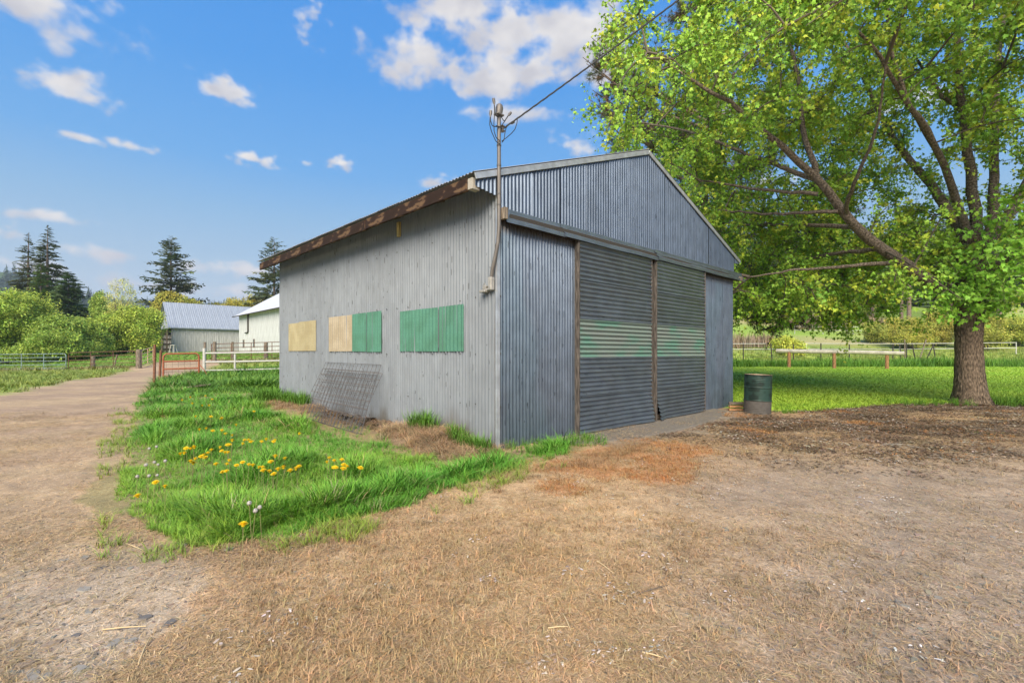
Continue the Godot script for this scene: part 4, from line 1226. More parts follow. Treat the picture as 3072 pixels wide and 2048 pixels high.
func build_ponderosa(at: Vector3, h: float, r0: float, label: String, seed_: int, nb: int, reach: float, low: float, droops: Array) -> void:
	var rng := RandomNumberGenerator.new()
	rng.seed = seed_
	var t := thing("ponderosa_pine", label, "tree", at, 0.0, "tall pines behind the shed")
	var mb := MB.new()
	var pts := []
	var rad := []
	for k in 12:
		var f := k / 11.0
		pts.append(Vector3(sin(f * 3.0 + seed_) * 0.25 * f, -0.4 + f * h, cos(f * 2.3) * 0.2 * f))
		rad.append(lerpf(r0, 0.06, pow(f, 0.9)))
	mb.tube(pts, rad, 14, WHITE, true, 0.05)
	part("trunk", mb, M.pinebark, t)
	var wood := MB.new()
	var it := Inst.new()
	var ends := []
	for k in nb:
		var f := lerpf(low, 0.97, (k + rng.randf()) / nb)
		var a := rng.randf() * TAU
		var L := reach * (1.0 - 0.75 * f) * rng.randf_range(0.6, 1.15)
		var o := Vector3(sin(f * 3.0 + seed_) * 0.25 * f, f * h, 0)
		ends.append([o, o + Vector3(cos(a) * L, L * rng.randf_range(-0.15, 0.2), sin(a) * L)])
	for d in droops: ends.append([d[0] - at, d[1] - at])
	for e in ends:
		var o: Vector3 = e[0]
		var p: Vector3 = e[1]
		var L := o.distance_to(p)
		var bp := spline([o, o.lerp(p, 0.5) + Vector3(0, -0.04 * L, 0), p + Vector3(0, 0.04 * L, 0)], 8)
		var br := []
		for k in 9: br.append(lerpf(0.02 + 0.010 * L, 0.012, k / 8.0))
		wood.tube(bp, br, 6, WHITE, false)
		for k in int(10 + L * 6.5):
			var f := rng.randf_range(0.3, 1.0)
			var s: Vector3 = bp[int(f * 8)]
			var dir := (rdir(rng) + (p - o).normalized() * 0.8 + Vector3(0, 0.25, 0)).normalized()
			var len_ := rng.randf_range(0.25, 0.8)
			var tip := s + dir * len_ + Vector3(0, 0.08, 0)
			wood.tube([s, s.lerp(tip, 0.55) - Vector3(0, 0.04, 0), tip], [0.014, 0.011, 0.008], 4, WHITE, false)
			for j in 3:
				var sc := rng.randf_range(0.17, 0.32)
				var g := [1.0, 0.7, 0.42][j] as float
				it.add(look(dir + rdir(rng) * 0.3, rng.randf() * 6.0).scaled_local(Vector3(sc, sc, sc)), s.lerp(tip, g), jit(rng, Color(0.115, 0.135, 0.065) if rng.randf() < 0.75 else Color(0.20, 0.13, 0.075), 0.3))
	part("branches", wood, M.pinebark, t)
	many("crown", needle_ball(seed_, 34, 0.026), M.needle, it, t)

# ------------------------------------------------------------------ scatter on the ground
func scatter_grass() -> void:
	var rng := RandomNumberGenerator.new()
	rng.seed = 100
	var meshes := [tuft(1, 11, 0.30, 0.05, 0.0040, 0.55), tuft(2, 12, 0.30, 0.06, 0.0036, 0.85), tuft(3, 7, 0.24, 0.06, 0.0085, 0.95)]
	var its := [Inst.new(), Inst.new(), Inst.new()]
	var n := 0
	for k in 80000:
		if n > 19000: break
		var d := lerpf(3.3, 28.0, pow(rng.randf(), 2.1))
		var x := rng.randf_range(-0.75, 0.16) * d - 0.3
		var z := -d
		var g := ground_look(x, z)
		if g[0] != 3: continue
		var q := shed_local(x, z)
		if q.x > -0.15 and q.y < 0.02: continue
		if q.x > -1.15 and q.y > -5.6 and q.y < -1.9 and rng.randf() < 0.75: continue
		var rim := 0
		if d < 14.0:
			for o in [Vector2(0.35, 0), Vector2(-0.35, 0), Vector2(0, 0.35), Vector2(0, -0.35)]:
				if ground_look(x + o.x, z + o.y)[0] < 2: rim += 1
		var strip := ss(1.2, 0.4, absf(z + 15.6 + 0.12 * x)) * ss(-12.5, -10.5, x)
		if rng.randf() < strip * 0.92: continue
		var lush := clampf(0.66 + 1.1 * n_low.get_noise_2d(x * 6.0, z * 6.0) + 0.7 * n_mid.get_noise_2d(x * 3.0, z * 3.0), 0.36, 1.05)
		var edge := ss(-9.0, -4.5, z) * ss(1.4, -0.4, x + 3.8 + (z + 4.7) * -0.75)
		lush *= 1.0 - 0.6 * edge
		if edge > 0.4 and rng.randf() < 0.12: continue
		lush *= [1.0, 0.75, 0.5, 0.42, 0.4][rim]
		if rim > 0 and rng.randf() < 0.16 * rim: continue
		if d > 17.5: lush = 1.1 + 0.5 * rng.randf()
		var s := lush * rng.randf_range(0.5, 1.0) * (1.0 + d * 0.006)
		var w := (1.0 + d * 0.05)
		var col := Color(0.14, 0.36, 0.045).lerp(Color(0.25, 0.43, 0.055), clampf(rng.randf() * 0.6 + edge * 0.6 + 0.8 * n_mid.get_noise_2d(x * 2.0, z * 2.0 + 9.0), 0.0, 1.0))
		if d > 17.5: col = Color(0.125, 0.265, 0.04)
		if rng.randf() < 0.06: col = Color(0.40, 0.33, 0.17)
		its[rng.randi() % 3].add(Basis(Vector3.UP, rng.randf() * TAU).scaled(Vector3(s * w, s, s * w)), Vector3(x, gh(x, z) - 0.01, z), jit(rng, col, 0.32))
		n += 1
	for k in 7000:   # taller grass towards the gates
		var d := rng.randf_range(16.5, 30.5)
		var x := rng.randf_range(-0.74, -0.25) * d
		if ground_look(x, -d)[0] != 3: continue
		var s := rng.randf_range(0.9, 1.7) * (0.9 + 0.8 * n_low.get_noise_2d(x * 5.0, d * 5.0))
		if d < 18.0: s *= 0.6
		its[k % 3].add(Basis(Vector3.UP, rng.randf() * TAU).scaled(Vector3(s * 2.0, s, s * 2.0)), Vector3(x, gh(x, -d) - 0.01, -d), jit(rng, Color(0.14, 0.29, 0.04) if rng.randf() < 0.75 else Color(0.25, 0.40, 0.06), 0.3))
	var strays := 0
	for k in 9000:   # lone tufts straying onto the bare ground
		if strays > 420: break
		var d := lerpf(3.2, 12.0, rng.randf())
		var x := rng.randf_range(-0.85, 0.12) * d
		if ground_look(x, -d)[0] > 1: continue
		var near := false
		for o in [Vector2(0.5, 0), Vector2(-0.5, 0), Vector2(0, 0.5), Vector2(0, -0.5)]: near = near or ground_look(x + o.x, -d + o.y)[0] == 3
		if not near or rng.randf() > 0.5 + n_mid.get_noise_2d(x * 4.0, d * 4.0) * 2.0: continue
		if shed_local(x, -d).x > -1.1 and shed_local(x, -d).y < 0.5: continue
		var s := rng.randf_range(0.2, 0.5)
		its[1].add(Basis(Vector3.UP, rng.randf() * TAU).scaled(Vector3(s * 1.5, s, s * 1.5)), Vector3(x, gh(x, -d) - 0.01, -d), jit(rng, Color(0.28, 0.38, 0.06), 0.3))
		strays += 1
	stuff_of("grass", "blades", meshes, M.blade, its, "thick green spring grass growing beside the shed wall and drive", "grass")
	# green tufts against the walls and at the maple's foot, straws of last year's grass along the side wall
	var wt := Inst.new()
	for c in [[-0.25, -0.1, 0.22, 45, 0.95], [0.45, 0.28, 0.45, 90, 0.6], [-0.35, 0.35, 0.35, 60, 0.5], [1.3, 0.55, 0.35, 55, 0.62], [-0.2, -1.55, 0.35, 50, 1.2], [-0.25, -0.5, 0.3, 40, 0.9], [-0.2, -6.7, 0.3, 50, 1.3], [-0.25, -7.5, 0.4, 60, 1.2], [-0.4, -8.6, 0.7, 140, 1.6], [8.5, 0.35, 0.3, 45, 0.75], [7.9, 0.25, 0.25, 30, 0.6]]:
		for k in c[3]:
			var a := rng.randf() * TAU
			var r := sqrt(rng.randf()) * c[2] as float
			var w := to_world(c[0] + cos(a) * r * (1.0 if c[0] > 0.0 else 0.45), 0, c[1] + sin(a) * r)
			var q := shed_local(w.x, w.z)
			if q.x > -0.02 and q.x < 8.3 and q.y < 0.03: continue
			var s: float = c[4] * rng.randf_range(0.6, 1.15)
			wt.add(Basis(Vector3.UP, rng.randf() * TAU).scaled(Vector3(s, s, s)), Vector3(w.x, gh(w.x, w.z) - 0.01, w.z), jit(rng, Color(0.13, 0.285, 0.04), 0.25))
	for c in [[11.75, -12.95, 0.5, 40, 0.8], [13.3, -12.6, 0.7, 120, 1.2], [14.3, -11.9, 1.0, 120, 1.3], [10.6, -13.0, 0.6, 45, 0.8], [6.25, -11.2, 0.25, 25, 0.6], [7.2, -12.1, 0.6, 40, 0.5], [2.35, -3.8, 0.04, 5, 0.14], [0.55, -3.1, 0.03, 4, 0.12], [8.2, -8.4, 0.25, 12, 0.2], [6.6, -8.9, 0.3, 12, 0.18]]:
		for k in c[3]:
			var a := rng.randf() * TAU
			var r := sqrt(rng.randf()) * c[2] as float
			var x: float = c[0] + cos(a) * r
			var z: float = c[1] + sin(a) * r
			var s: float = c[4] * rng.randf_range(0.5, 1.1)
			wt.add(Basis(Vector3.UP, rng.randf() * TAU).scaled(Vector3(s, s, s)), Vector3(x, gh(x, z) - 0.01, z), jit(rng, Color(0.15, 0.31, 0.04), 0.25))
	stuff("grass_tufts", meshes[0], M.blade, wt, "dark green grass tufts against the shed walls and maple foot", "grass")
	var dry := Inst.new()
	var dm := tuft(7, 16, 0.34, 0.06, 0.0030, 1.5, 4)
	for k in 1700:
		var lx := -0.95 + 0.9 * pow(rng.randf(), 0.7)
		var lz := rng.randf_range(-8.2, 0.25)
		if lz < -2.2 and lz > -5.6 and (lx < -0.4 or rng.randf() < 0.6): continue
		if lx < -0.65 + 0.35 * n_mid.get_noise_2d(lz * 4.0, 2.0) - 0.3 * ss(-2.5, -0.5, lz): continue
		var w := to_world(lx, 0, lz)
		var s := rng.randf_range(0.45, 0.95) * (0.85 if lz > -2.4 else 0.65)
		dry.add(Basis(Vector3.UP, rng.randf() * TAU).scaled(Vector3(s * 1.2, s * 0.8, s * 1.2)), Vector3(w.x, gh(w.x, w.z) - 0.01, w.z), jit(rng, Color(0.46, 0.325, 0.195), 0.4))
	for k in 170:   # dead tussocks at the grass edge before the doors
		var f := rng.randf()
		var p := Vector2(-0.5, -5.2).lerp(Vector2(1.9, -7.3), f) + Vector2(rng.randf_range(-0.2, 0.5), rng.randf_range(-0.15, 0.35))
		var s := rng.randf_range(0.25, 0.6)
		dry.add(Basis(Vector3.UP, rng.randf() * TAU).scaled(Vector3(s, s * 0.8, s)), Vector3(p.x, gh(p.x, p.y) - 0.01, p.y), jit(rng, Color(0.38, 0.25, 0.14), 0.25))
	stuff("dry_grass", dm, M.straw, dry, "bank of dry tan grass heaped along the shed wall", "grass")

func scatter_yard() -> void:
	var rng := RandomNumberGenerator.new()
	rng.seed = 200
	# cut hay lying over the yard and the drive
	var sm := [litter_mesh(1, 24, 0.10, 0.02, 0.065, 0.0014, 0.003, 0.008), litter_mesh(2, 22, 0.10, 0.012, 0.04, 0.0018, 0.0035, 0.008)]
	var si := [Inst.new(), Inst.new()]
	for k in 30000:
		var d := lerpf(1.7, 11.5, pow(rng.randf(), 1.7))
		var x := rng.randf_range(-1.12, 1.12) * d
		var z := -d
		var g := ground_look(x, z)
		if g[0] > 1: continue
		var q := shed_local(x, z)
		if q.x > -0.1 and q.y < 0.12: continue
		var on_slab := 0.035 if q.y < 0.95 and q.x > 0.8 and q.x < 7.0 else 0.0
		if on_slab > 0.0 and rng.randf() < 0.7: continue
		var c: Color = g[1]
		var rich := 0.55 + 0.8 * n_low.get_noise_2d(x * 5.0, z * 5.0 + 20.0)
		if g[0] == 1: rich -= 0.25
		else: rich *= (1.0 - 0.8 * gravel_zone(x, z)) * (1.0 - 0.75 * litter_zone(x, z))
		if rng.randf() > clampf(rich, 0.07, 0.95): continue
		var s := 1.0 + 0.07 * d
		c = c.lerp(Color(0.50, 0.36, 0.20), 0.55)
		si[rng.randi() % 2].add(Basis(Vector3.UP, rng.randf() * TAU).scaled(Vector3(s, s, s)), Vector3(x, gh(x, z) + on_slab, z), jit(rng, c * 1.1, 0.25))
	stuff_of("hay", "straws", sm, M.straw, si, "thin tan straws of cut hay strewn over the yard and drive", "hay")
	# low dead turf: short curly blades standing from the thatch
	var ti := Inst.new()
	var tm := tuft(21, 14, 0.05, 0.05, 0.0016, 1.3, 2)
	for k in 14000:
		var d := lerpf(1.8, 9.5, pow(rng.randf(), 1.5))
		var x := rng.randf_range(-0.55, 1.1) * d
		var z := -d
		var g := ground_look(x, z)
		if g[0] != 0: continue
		var q := shed_local(x, z)
		if q.x > -0.1 and q.y < 0.95: continue
		if rng.randf() > clampf(0.5 + 1.2 * n_low.get_noise_2d(x * 6.0 + 11.0, z * 6.0), 0.05, 0.95) * (1.0 - 0.9 * maxf(gravel_zone(x, z), litter_zone(x, z))): continue
		var c: Color = g[1]
		var s := rng.randf_range(0.7, 1.4)
		ti.add(Basis(Vector3.UP, rng.randf() * TAU).scaled(Vector3(s, s, s)), Vector3(x, gh(x, z) - 0.005, z), jit(rng, c.lerp(Color(0.50, 0.335, 0.175), 0.4), 0.25))
	for o in ORANGE:
		for k in 115:
			var a := rng.randf() * TAU
			var r: float = sqrt(rng.randf()) * o[2] * 1.25
			var x: float = o[0] + cos(a) * r
			var z: float = o[1] + sin(a) * r
			var s := rng.randf_range(0.6, 1.3)
			ti.add(Basis(Vector3.UP, rng.randf() * TAU).scaled(Vector3(s, s, s)), Vector3(x, gh(x, z) - 0.005, z), jit(rng, Color(0.47, 0.185, 0.055).lerp(Color(0.48, 0.32, 0.16), rng.randf() * 0.9), 0.25))
	stuff("dead_turf", tm, M.straw, ti, "short dead turf, tan and rusty orange, before the shed doors", "grass")
	# leaf litter under the maple and chips along the right of the yard
	var lm := litter_mesh(5, 14, 0.16, 0.025, 0.075, 0.009, 0.026, 0.018)
	var li := Inst.new()
	for k in 15000:
		var d := lerpf(2.6, 13.2, pow(rng.randf(), 1.15))
		var x := rng.randf_range(0.1, 1.12) * d
		var z := -d
		var g := ground_look(x, z)
		if g[0] != 0: continue
		var q := shed_local(x, z)
		if q.x < 8.4 and q.y < 1.0: continue
		var lit := litter_zone(x, z)
		if d < 5.5 or rng.randf() > lit: continue
		var s := rng.randf_range(0.6, 1.25)
		var pick := rng.randf()
		var c := Color(0.13, 0.09, 0.06) if pick < 0.5 else (Color(0.22, 0.16, 0.115) if pick < 0.8 else (Color(0.36, 0.31, 0.25) if pick < 0.93 else Color(0.30, 0.15, 0.06)))
		li.add(Basis(Vector3.UP, rng.randf() * TAU).scaled(Vector3(s, s, s)), Vector3(x, gh(x, z), z), jit(rng, c, 0.25))
	stuff("leaf_litter", lm, M.straw, li, "brown leaf litter spread under the maple and across the yard", "leaves")
	var pl := Inst.new()
	for k in 1300:   # bleached scraps of leaf among the hay
		var d := lerpf(1.8, 9.0, pow(rng.randf(), 1.3))
		var x := rng.randf_range(-0.6, 1.1) * d
		var g := ground_look(x, -d)
		if g[0] != 0 or shed_local(x, -d).y < 0.9 and shed_local(x, -d).x > -0.2: continue
		if n_mid.get_noise_2d(x * 5.0, d * 5.0) < 0.12: continue
		var s := rng.randf_range(0.25, 0.6)
		pl.add(Basis(Vector3.UP, rng.randf() * TAU).scaled(Vector3(s, s, s)), Vector3(x, gh(x, -d) + 0.008, -d), jit(rng, Color(0.62, 0.57, 0.52) if rng.randf() < 0.6 else Color(0.36, 0.28, 0.2), 0.2))
	stuff("bleached_leaves", litter_mesh(8, 6, 0.12, 0.03, 0.09, 0.01, 0.03, 0.02), M.straw, pl, "bleached scraps of dead leaf among the hay", "leaves")
	# gravel: flat chips of shale
	var cm := [shale(1), shale(2), shale(3)]
	var ci := [Inst.new(), Inst.new(), Inst.new()]
	for k in 26000:
		var d := lerpf(1.7, 8.0, pow(rng.randf(), 1.5))
		var x := rng.randf_range(-1.12, 1.12) * d
		var z := -d
		var left := 0.5 * ss(2.8, 0.8, Vector2(x + 2.5, z + 2.2).length())
		var right := gravel_zone(x, z) * 0.95
		var road := 0.10 if x < -3.0 else 0.03
		if rng.randf() > maxf(maxf(left, right), road): continue
		var g := ground_look(x, z)
		if g[0] > 1: continue
		var s := rng.randf_range(0.0035, 0.010) * (1.0 + (0.9 if rng.randf() < 0.08 else 0.0))
		var pick := rng.randf()
		var c := Color(0.40, 0.315, 0.235) if pick < 0.55 else (Color(0.34, 0.31, 0.275) if pick < 0.8 else Color(0.46, 0.36, 0.27))
		ci[k % 3].add(Basis.from_euler(Vector3(rng.randf_range(-0.25, 0.25), rng.randf() * TAU, rng.randf_range(-0.25, 0.25))).scaled_local(Vector3(s, s * 0.55, s)), Vector3(x, gh(x, z) + 0.001, z), jit(rng, c, 0.25))
	stuff_of("gravel", "chips", cm, M.stone, ci, "small flat shale gravel scattered over the drive and yard", "gravel")
	# the larger flat stones one can pick out
	var sp := [[-1.93, -2.57, 0.052, 0], [-1.77, -2.52, 0.05, 0], [-2.16, -2.42, 0.034, 0], [-1.92, -2.35, 0.042, 1], [-1.85, -2.37, 0.038, 1], [-2.08, -2.11, 0.055, 1], [-2.02, -2.1, 0.05, 1], [-1.91, -2.15, 0.05, 1], [-2.18, -2.19, 0.05, 2], [-2.52, -2.87, 0.055, 1], [-2.65, -3.15, 0.04, 0], [-2.3, -2.72, 0.045, 2], [-2.96, -3.12, 0.06, 2], [-2.8, -2.78, 0.05, 1], [-2.5, -2.73, 0.045, 2], [-3.01, -3.27, 0.04, 1], [-2.9, -3.31, 0.045, 1], [-2.21, -2.34, 0.045, 2], [-2.28, -2.63, 0.04, 1], [-2.45, -2.49, 0.04, 1], [-2.39, -3.54, 0.05, 1], [-2.0, -3.45, 0.05, 1], [-2.6, -2.45, 0.05, 2], [-2.35, -2.3, 0.04, 1], [-1.6, -2.75, 0.045, 2], [2.2, -2.75, 0.05, 1], [2.45, -2.8, 0.04, 1]]
	for k in sp.size():
		var c: Color = [Color(0.24, 0.225, 0.215), Color(0.44, 0.41, 0.36), Color(0.45, 0.35, 0.265)][sp[k][3]]
		var mb: ArrayMesh = shale(30 + k, c)
		var lab: String = ["dark slate stone lying in the gravel at the drive's edge", "pale grey flat stone bedded in the gravel", "brownish flat stone bedded in the gravel"][sp[k][3]]
		var o := single("flat_stone", mb, M.stone, lab, "stone", Vector3(sp[k][0], gh(sp[k][0], sp[k][1]) + 0.003, sp[k][1]), k * 1.7, ["dark slate stones", "pale flat stones", "brown flat stones"][sp[k][3]])
		o.scale = Vector3(0.62, 0.25, 0.62) * (sp[k][2] as float)
	# single straws and a twig thick enough to be seen
	var sticks := [[[825, 745], [945, 660], 0], [[720, 928], [1030, 905], 0], [[975, 1170], [1060, 980], 0], [[885, 318], [1005, 368], 0], [[975, 1010], [1185, 955], 1], [[445, 1145], [500, 1265], 2], [[340, 1250], [480, 1240], 2], [[1005, 1430], [1160, 1475], 2], [[685, 785], [800, 865], 2]]
	for s in sticks:
		var pts := []
		for e in 2:
			var u: float = (0.0 if s[2] == 0 else 1500.0) + s[e][0] / 2.352
			var v: float = (1500.0 if s[2] == 0 else 1350.0) + s[e][1] / 2.352
			var d := EYE * 1464.0 / (v - 1056.0)
			var x := (u - 1536.0) / 1464.0 * d
			pts.append(Vector3(x, gh(x, -d) + 0.012, -d))
		var mb := MB.new()
		var o: Vector3 = pts[0]
		var e: Vector3 = pts[1] - o
		mb.tube([Vector3.ZERO, e * 0.5 + Vector3(0, 0.006, 0.006), e], [0.0035, 0.0035, 0.0025], 6)
		if s[2] == 1: single("fallen_twig", mb, M.twig, "thin brown twig lying on the straw before the doors", "twig", o)
		else: single("dry_stalk", mb, mat(0.58, 0.45, 0.26, 0.8), "single pale dry stalk lying on the yard", "stalk", o, 0.0, "pale stalks on the yard")

func shale(seed_: int, col := Color(1, 1, 1)) -> ArrayMesh:
	var rng := RandomNumberGenerator.new()
	rng.seed = seed_ * 13
	var mb := MB.new()
	var n := rng.randi_range(5, 8)
	var st := rng.randf_range(1.2, 2.0)
	var top := []
	var bot := []
	for k in n:
		var a := TAU * (k + rng.randf_range(-0.3, 0.3)) / n
		var r := rng.randf_range(0.75, 1.1)
		top.append(Vector3(cos(a) * r * st * 0.9, rng.randf_range(0.22, 0.42), -sin(a) * r * 0.9))
		bot.append(Vector3(cos(a) * r * st, -0.3, -sin(a) * r))
	var c := Vector3(0, rng.randf_range(0.3, 0.45), 0)
	for k in n:
		mb.tri(c, top[k], top[(k + 1) % n], col)
		mb.quad(bot[k], bot[(k + 1) % n], top[(k + 1) % n], top[k], col)
	return mb.mesh()

func scatter_lawn() -> void:
	var rng := RandomNumberGenerator.new()
	rng.seed = 300
	var it := Inst.new()
	var m := tuft(40, 16, 0.055, 0.10, 0.0035, 0.8, 2)
	for k in 26000:
		var d := lerpf(11.3, 34.0, pow(rng.randf(), 1.35))
		var x := rng.randf_range(0.40, 1.12) * d
		var z := -d
		var g := ground_look(x, z)
		if g[0] != 2: continue
		if shed_local(x, z).x < 8.3: continue
		var s := rng.randf_range(0.7, 1.3) * (1.0 + d * 0.012)
		it.add(Basis(Vector3.UP, rng.randf() * TAU).scaled(Vector3(s * 1.4, s, s * 1.4)), Vector3(x, gh(x, z) - 0.005, z), jit(rng, (g[1] as Color).lerp(Color(0.31, 0.56, 0.06), 0.6), 0.25))
	stuff("lawn_grass", m, M.blade, it, "short mown lawn grass right of the shed", "grass")
	var tall := Inst.new()
	var tm := tuft(41, 14, 0.75, 0.14, 0.012, 0.4)
	for k in 2600:
		var d := rng.randf_range(34.0, 40.5)
		var x := rng.randf_range(0.42, 1.12) * d
		var s := rng.randf_range(0.55, 1.1) * (0.9 + 0.5 * n_low.get_noise_2d(x * 3.0, d))
		tall.add(Basis(Vector3.UP, rng.randf() * TAU).scaled(Vector3(s, s, s)), Vector3(x, gh(x, -d) - 0.02, -d), jit(rng, Color(0.14, 0.29, 0.04), 0.3))
	for k in 2600:
		var d := rng.randf_range(41.0, 66.0)
		var x := rng.randf_range(0.42, 1.12) * d
		var s := rng.randf_range(0.3, 0.7)
		tall.add(Basis(Vector3.UP, rng.randf() * TAU).scaled(Vector3(s * 1.6, s, s * 1.6)), Vector3(x, gh(x, -d) - 0.02, -d), jit(rng, Color(0.27, 0.34, 0.08), 0.3))
	stuff("tall_grass", tm, M.blade, tall, "tall green grass along the wire fence beyond the lawn", "grass")
	# verge and field on the left
	var field := Inst.new()
	var fm := tuft(42, 12, 0.28, 0.14, 0.009, 0.6)
	for k in 9000:
		var d := lerpf(17.0, 62.0, pow(rng.randf(), 0.9))
		var x := rng.randf_range(-1.12, -0.45) * d
		var z := -d
		var g := ground_look(x, z)
		if g[0] != 2: continue
		var near_fence := absf(d - 36.0) < 1.2
		var s := rng.randf_range(0.5, 1.1) * (1.7 if near_fence else 1.0)
		var c := Color(0.20, 0.36, 0.055) if d > 36.0 else Color(0.29, 0.36, 0.085)
		if near_fence: c = Color(0.30, 0.32, 0.12)
		field.add(Basis(Vector3.UP, rng.randf() * TAU).scaled(Vector3(s * 1.5, s, s * 1.5)), Vector3(x, gh(x, z) - 0.02, z), jit(rng, c, 0.3))
	stuff("field_grass", fm, M.blade, field, "rough field grass beyond the drive and along the blue gate", "grass")
	# dry reeds on the hillside
	var reeds := Inst.new()
	var rm := tuft(43, 12, 1.7, 0.35, 0.02, 0.12)
	for c in [[2245.0, 70.0, 5.0, 300], [2520.0, 96.0, 9.0, 500], [2440.0, 90.0, 5.0, 200]]:
		for k in c[3]:
			var o := on_ground(c[0], c[1])
			var x: float = o.x + rng.randf_range(-1, 1) * c[2]
			var z: float = o.z + rng.randf_range(-1, 1) * 4.0
			var s := rng.randf_range(0.6, 1.1)
			reeds.add(Basis(Vector3.UP, rng.randf() * TAU).scaled(Vector3(s, s, s)), Vector3(x, gh(x, z) - 0.05, z), jit(rng, Color(0.36, 0.27, 0.19), 0.25))
	stuff("dry_reeds", rm, M.straw, reeds, "bands of dry tan reeds at the foot of the wooded hillside", "reeds")

